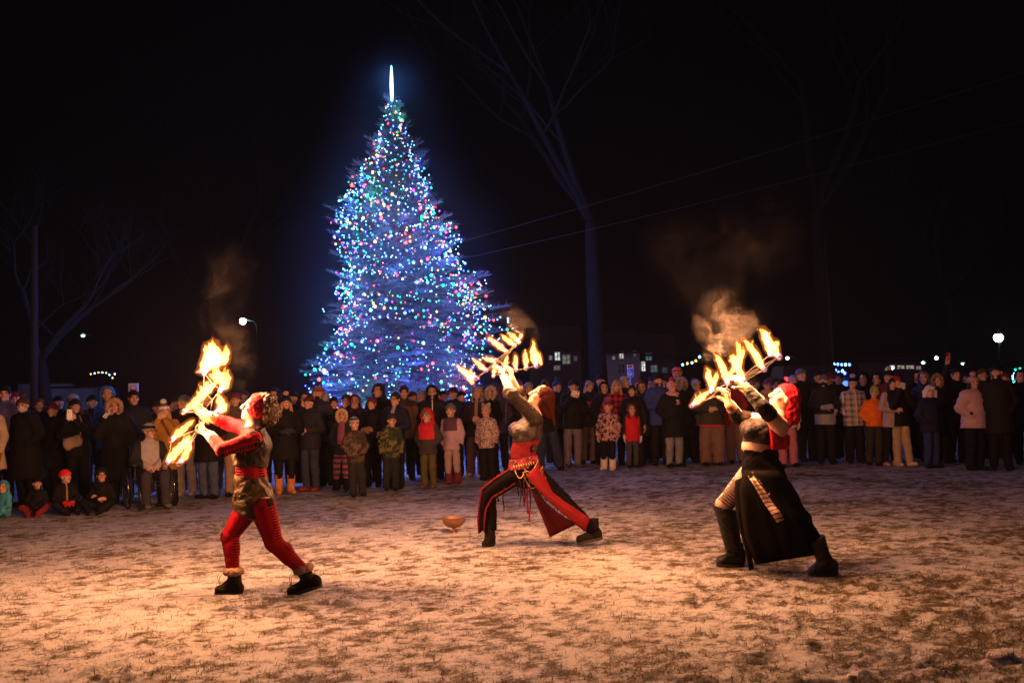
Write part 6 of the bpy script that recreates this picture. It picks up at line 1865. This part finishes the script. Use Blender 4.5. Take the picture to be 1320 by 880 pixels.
def fan(D, label, hub, flames, dys, extra=(), arc=True, px_r=1.0):
    """flames: per wick a list of chains of (px, py, radius px); the first point of the first chain is the wick"""
    hubp = D.J(*hub)
    o = empty('fire_fan', hubp, label, 'fire fan')
    b = np.array(hubp)
    m = MB(); m.tube([b * 0 + np.array((math.cos(R(a_)) * .035, .0, math.sin(R(a_)) * .035)) for a_ in range(0, 361, 30)], .006, 5)
    m.build('handle', rod_m, o, True)
    W_ = []
    for fl, dy in zip(flames, dys): W_.append(D.J(fl[0][0][0], fl[0][0][1], dy))
    m = MB()
    for w_ in W_: m.tube([np.zeros(3), (w_ - b) * .5 + np.array((0, 0, .004)), w_ - b], .0022, 5)
    if arc:
        for a_, c_ in zip(W_, W_[1:]):
            if np.linalg.norm(a_ - c_) < .4: m.tube([a_ - b, ((a_ + c_) / 2 - b) * .97, c_ - b], .0022, 4)
            m.tube([(a_ - b) * .55, (c_ - b) * .55], .002, 4)
    m.build('frame', rod_m, o, True)
    for fl, dy, w_ in zip(flames, dys, W_):
        d0 = D.J(fl[0][1][0], fl[0][1][1], dy) - w_; d0 /= np.linalg.norm(d0)
        m = MB(); m.tube([w_ - b - d0 * .012, w_ - b + d0 * .022], .016, 9); wk = m.build('wick', wick_m, o, True)
        ps = []
        rf = random.Random(int(fl[0][0][0] * 7 + fl[0][0][1]))
        for ch in fl:
            pts_ = [(D.J(x_, y_, dy + rf.uniform(-.015, .015)) - w_, D.px(r_) * px_r * .86) for x_, y_, r_ in ch]
            for (p_, r0), (q_, r1) in zip(pts_, pts_[1:]): ps.append(C(p_, q_, max(r0, .004), max(r1, .003), k=.012))
            # licks of flame leaving the main body
            for p_, r0 in pts_[1:-1]:
                for _ in range(2):
                    dd = (pts_[-1][0] - pts_[0][0]); dd = dd / (np.linalg.norm(dd) + 1e-6)
                    k_ = dd * .8 + np.array((rf.uniform(-.9, .9), rf.uniform(-.6, .6), rf.uniform(-.2, .9)))
                    e_ = p_ + k_ / np.linalg.norm(k_) * r0 * rf.uniform(1.6, 3.2)
                    ps.append(C(p_, e_, r0 * .5, .003, k=.010))
        vv = vol(ps, .0062); vv.rough(.0045, 75, rf.uniform(0, 9))
        V, Q = vv.surf()
        fo = link('flame', mesh('flame', smooth(V, Q), Q), flame_m, wk, Vector(w_ - b))
        v2_ = vol([C(q[0] * 1.0, q[1] * 1.04, q[2][0] * 1.15 + .012, q[3][0] * 1.2 + .009, k=.03) for q in ps], .012); V, Q = v2_.surf()
        link('flame_halo', mesh('flame_halo', smooth(V, Q), Q), halo_m, wk, Vector(w_ - b))
        size = sum(c[2] for ch in fl for c in ch)
        mid = fl[0][max(2, len(fl[0]) * 2 // 3)]
        lp = D.J(mid[0], mid[1], dy); near = np.linalg.norm(lp - b)
        lamp('flame_light', lp, FIRE_K * size * D.px(1) / .0065 * min(1, max(.25, near / .22)), FC, .09)
    return o


F1a = [[[(263, 481, 4), (266, 471, 9), (274, 462, 13), (276, 453, 9), (273, 447, 5), (274, 443, 1.5)], [(276, 466, 10), (287, 463, 8), (292, 455, 4), (294, 449, 1)], [(264, 470, 6), (260, 477, 3), (257, 480, 1)], [(268, 457, 7), (265, 451, 3), (263, 447, 1)]],
       [[(284, 503, 4), (289, 495, 6.5), (284, 487, 6.5), (279, 480, 5), (274, 475, 1.5)], [(290, 497, 6), (294, 487, 4.5), (294, 478, 1.5)], [(281, 490, 5), (273, 485, 3), (270, 481, 1)]],
       [[(279, 531, 3.5), (285, 527, 6.5), (288, 524, 5), (283, 516, 5), (281, 508, 1.5)], [(286, 523, 5), (291, 529, 2)]],
       [[(236, 531, 3.5), (245, 524, 4.5), (254, 516, 5.5), (262, 508, 6), (268, 501, 6), (273, 497, 4), (278, 493, 1.2)], [(262, 506, 5), (265, 497, 3), (270, 491, 1)]]]
F1b = [[[(221, 567, 3.5), (229, 559, 4.5), (237, 552, 4.5), (244, 546, 3.5), (250, 541, 1.2)]],
       [[(214, 597, 3.5), (222, 588, 5.5), (230, 579, 5.5), (237, 571, 4.5), (241, 566, 1.5)]],
       [[(231, 597, 3.5), (238, 588, 4.5), (243, 577, 5), (242, 567, 3.5), (244, 559, 1.2)]],
       [[(257, 532, 2.5), (262, 539, 3.5), (268, 545, 2)]]]
fan(D1, 'fire fan raised high in the far hand of the leather vested dancer', (261, 531, .05), F1a, (.04, .1, .12, -.05))
fan(D1, 'fire fan held low in the leather gloved near hand of the first dancer', (258, 552, -.02), F1b, (-.08, -.1, -.02, .02))
F2a = [[[(669, 441, 2.4), (665, 437, 3.2), (660, 433, 2.8), (655, 428, .8)], [(668, 440, 2.4), (671, 434, 2.4), (672, 429, .8)]],
       [[(664, 445, 2.4), (658, 441, 3.6), (651, 436, 3), (646, 431, .8)]],
       [[(653, 453, 2.4), (645, 447, 4.2), (637, 441, 3.6), (631, 437, 2.2), (628, 434, .8)]],
       [[(640, 464, 2.4), (634, 464, 3.2), (627, 463, 2.4), (621, 461, .8)]],
       [[(627, 477, 2.4), (620, 472, 3.8), (614, 467, 2.4), (609, 462, .8)]],
       [[(614, 487, 2.8), (606, 484, 5.4), (598, 479, 3.8), (592, 474, 2), (589, 470, .8)], [(609, 493, 2.6), (605, 488, 3.6)]]]
F2b = [[[(636, 485, 2), (637, 478, 2.8), (638, 470, 2), (638, 464, .7)]], [[(650, 481, 2.4), (651, 471, 3.2), (653, 462, 2.2), (654, 456, .7)]],
       [[(665, 477, 2.4), (664, 468, 3.4), (665, 461, 2.4), (664, 456, .7)]], [[(678, 475, 2.4), (678, 465, 3.8), (677, 457, 2.8), (677, 451, .7)]],
       [[(691, 472, 2.8), (689, 462, 5.5), (687, 452, 4), (688, 443, 2), (688, 438, .7)], [(697, 469, 2.4), (694, 462, 4.6), (692, 454, 2)]]]
fan(D2, 'fire fan slanting across the spruce in the near bare hand of the hooded dancer', (643, 470, -.04), F2a, (-.04, -.04, -.04, -.06, -.08, -.1))
fan(D2, 'level fire fan with upright flames in the far hand of the hooded dancer', (658, 479, .05), F2b, (.1, .07, .04, .02, 0))
F3a = [[[(891, 523, 2.8), (898, 517, 4.6), (905, 511, 4.6), (911, 507, 2.6), (914, 504, .8)]],
       [[(916, 504, 3.2), (919, 495, 4.6), (923, 486, 3.6), (922, 480, .8)], [(917, 496, 4), (913, 485, 4.2), (914, 479, 2.8), (911, 474, .8)]],
       [[(938, 494, 3.4), (935, 484, 5), (931, 472, 5), (926, 463, 3.8), (923, 458, 1.2)], [(938, 485, 4), (945, 477, 3.6), (948, 471, 1.2)]]]
F3b = [[[(959, 492, 3.4), (954, 481, 4.8), (949, 469, 5.6), (946, 463, 4.6), (940, 465, 1.5)], [(951, 468, 5.6), (954, 456, 4.6), (952, 447, 2.8), (950, 441, .8)], [(953, 466, 4), (958, 455, 2.4), (958, 447, .8)]],
       [[(985, 476, 3.4), (979, 467, 4.8), (974, 457, 5), (967, 448, 4.6), (963, 442, 2.8), (960, 438, .8)]],
       [[(1004, 460, 4), (998, 452, 5.4), (993, 444, 5.6), (988, 436, 6), (985, 430, 4.6), (981, 426, 1.5)], [(1000, 447, 4.6), (1003, 441, 2)]],
       [[(993, 457, 3.4), (990, 449, 3.8), (988, 441, 3.8), (985, 436, 1.5)]]]
fan(D3, 'fire fan drooping from the far gloved hand of the headscarfed dancer', (936, 506, .0), F3a, (-.02, .02, .05))
fan(D3, 'fire fan spread upward from the near laced hand of the headscarfed dancer', (952, 489, -.18), F3b, (-.2, -.1, -.06, -.04))


def smoke(name, label, D, chains, dens, scale, lo, hi, dy=0.0, step=.35, seed=0.0, col=(.42, .38, .36), det=5.0):
    ps = [C(D.J(a[0], a[1], dy), D.J(b[0], b[1], dy), D.px(a[2]), D.px(b[2]), k=.15) for ch in chains for a, b in zip(ch, ch[1:])]
    o0 = Vector(D.J(chains[0][0][0], chains[0][0][1], dy))
    vv = vol(ps, .03); V, Q = vv.surf()
    T = NT(name); v = T.obj(); T.m.cycles.volume_step_rate = step
    mp = T.n('Mapping'); mp.inputs['Location'].default_value = (seed, seed * 2, -seed); T.l(v, mp.inputs[0])
    w1 = T.n('TexNoise', i_Scale=scale * .55, i_Detail=3.0); T.l(mp.outputs[0], w1.inputs['Vector'])
    sub = T.n('VectorMath', operation='SUBTRACT'); T.l(w1.outputs['Color'], sub.inputs[0]); sub.inputs[1].default_value = (.5, .5, .5)
    sc = T.n('VectorMath', operation='SCALE'); T.l(sub.outputs[0], sc.inputs[0]); sc.inputs['Scale'].default_value = 1.1 / scale * 4.2
    ad = T.n('VectorMath', operation='ADD'); T.l(mp.outputs[0], ad.inputs[0]); T.l(sc.outputs[0], ad.inputs[1])
    n = T.noise(scale, det, .62, ad.outputs[0])
    r = T.n('MapRange', interpolation_type='SMOOTHSTEP'); T.l(n, r.inputs[0]); r.inputs[1].default_value = lo; r.inputs[2].default_value = hi
    pv = T.n('VolumePrincipled'); pv.inputs['Color'].default_value = (*col, 1); pv.inputs['Anisotropy'].default_value = .2
    # thins out away from the plume's axis
    best = None
    for ch in chains:
        for a, b in zip(ch, ch[1:]):
            A, B_ = Vector(D.J(a[0], a[1], dy)) - o0, Vector(D.J(b[0], b[1], dy)) - o0
            ab = B_ - A
            s1_ = T.n('VectorMath', operation='SUBTRACT'); T.l(v, s1_.inputs[0]); s1_.inputs[1].default_value = A
            dt = T.n('VectorMath', operation='DOT_PRODUCT'); T.l(s1_.outputs[0], dt.inputs[0]); dt.inputs[1].default_value = ab / ab.length_squared
            t_ = T.math('MULTIPLY', dt.outputs['Value'], 1.0, clamp=True)
            s2_ = T.n('VectorMath', operation='SCALE'); s2_.inputs[0].default_value = ab; T.l(t_, s2_.inputs['Scale'])
            s3_ = T.n('VectorMath', operation='DISTANCE'); T.l(s1_.outputs[0], s3_.inputs[0]); T.l(s2_.outputs[0], s3_.inputs[1])
            rad = T.math('MULTIPLY_ADD', t_, D.px(b[2] - a[2]), D.px(a[2]))
            q = T.math('DIVIDE', s3_.outputs['Value'], rad)
            best = q if best is None else T.math('MINIMUM', best, q)
    fo = T.n('MapRange', interpolation_type='SMOOTHSTEP'); T.l(best, fo.inputs[0]); fo.inputs[1].default_value = .97; fo.inputs[2].default_value = .15; fo.inputs[3].default_value = 0; fo.inputs[4].default_value = 1
    T.l(T.math('MULTIPLY', T.math('MULTIPLY', r.outputs[0], fo.outputs[0]), dens), pv.inputs['Density'])
    T.l(pv.outputs[0], T.out.inputs['Volume'])
    o = link(name, mesh(name, V - np.array(o0), Q), T.m, None, o0)
    return tag(o, label, 'smoke', kind='stuff')


smoke('smoke', 'curling brown smoke lit from below above the third dancer fans', D3, [[(912, 462, 10), (925, 440, 26), (940, 420, 36), (925, 398, 34)], [(940, 425, 34), (962, 418, 24), (974, 408, 12)], [(910, 425, 24), (898, 410, 14)]], SMOKE_K * 1.1, 15.0, .485, .64, .05, .1, 2.0, det=7.0)
smoke('smoke', 'thin smoke drifting up into the dark over the third dancer', D3, [[(925, 400, 40), (905, 360, 60), (940, 320, 70), (990, 300, 70)], [(925, 380, 50), (870, 320, 60)]], SMOKE_K * .075, 2.6, .42, .75, .05, .3, 5.0)
smoke('smoke', 'faint orange smoke trailing from the first dancer fans', D1, [[(296, 480, 10), (306, 500, 24), (312, 470, 26), (305, 440, 30), (285, 400, 40), (300, 350, 55)], [(300, 525, 14), (312, 515, 16)]], SMOKE_K * .08, 4.0, .42, .75, .12, .25, 9.0)
smoke('smoke', 'small puff of smoke over the level fan of the hooded dancer', D2, [[(672, 432, 10), (668, 420, 20), (660, 408, 22)], [(690, 435, 8), (682, 418, 12)]], SMOKE_K * .8, 10.0, .45, .72, .05, .2, 3.0)

class _At:
    d = TD
    def J(s, x, y, dy=0.0): return np.array(P(x, y, s.d + dy))
    def px(s, n): return n * s.d / FPX


smoke('mist', 'thin mist volume added round the lit spruce for its blue halo', _At(), [[(503, 120, 95), (512, 330, 190), (515, 440, 200)]], MIST_K, .35, .2, .7, 0, 1.2, 1.0, (.8, .8, .85), 2.0)  # added volume, stands in for the blue lens glow of the bulbs

# ------------------------------------------------------------------ thin cold haze over the whole field
if HAZE:
    T = NT('haze'); pv = T.n('VolumePrincipled'); pv.inputs['Color'].default_value = (.8, .8, .85, 1); pv.inputs['Density'].default_value = HAZE; pv.inputs['Anisotropy'].default_value = .3
    T.l(pv.outputs[0], T.out.inputs['Volume'])
    m = MB().box((-330, -45, -1.2), (330, 560, 32)); o = m.build('haze', T.m); tag(o, 'thin night haze over the whole field', 'haze', kind='stuff')
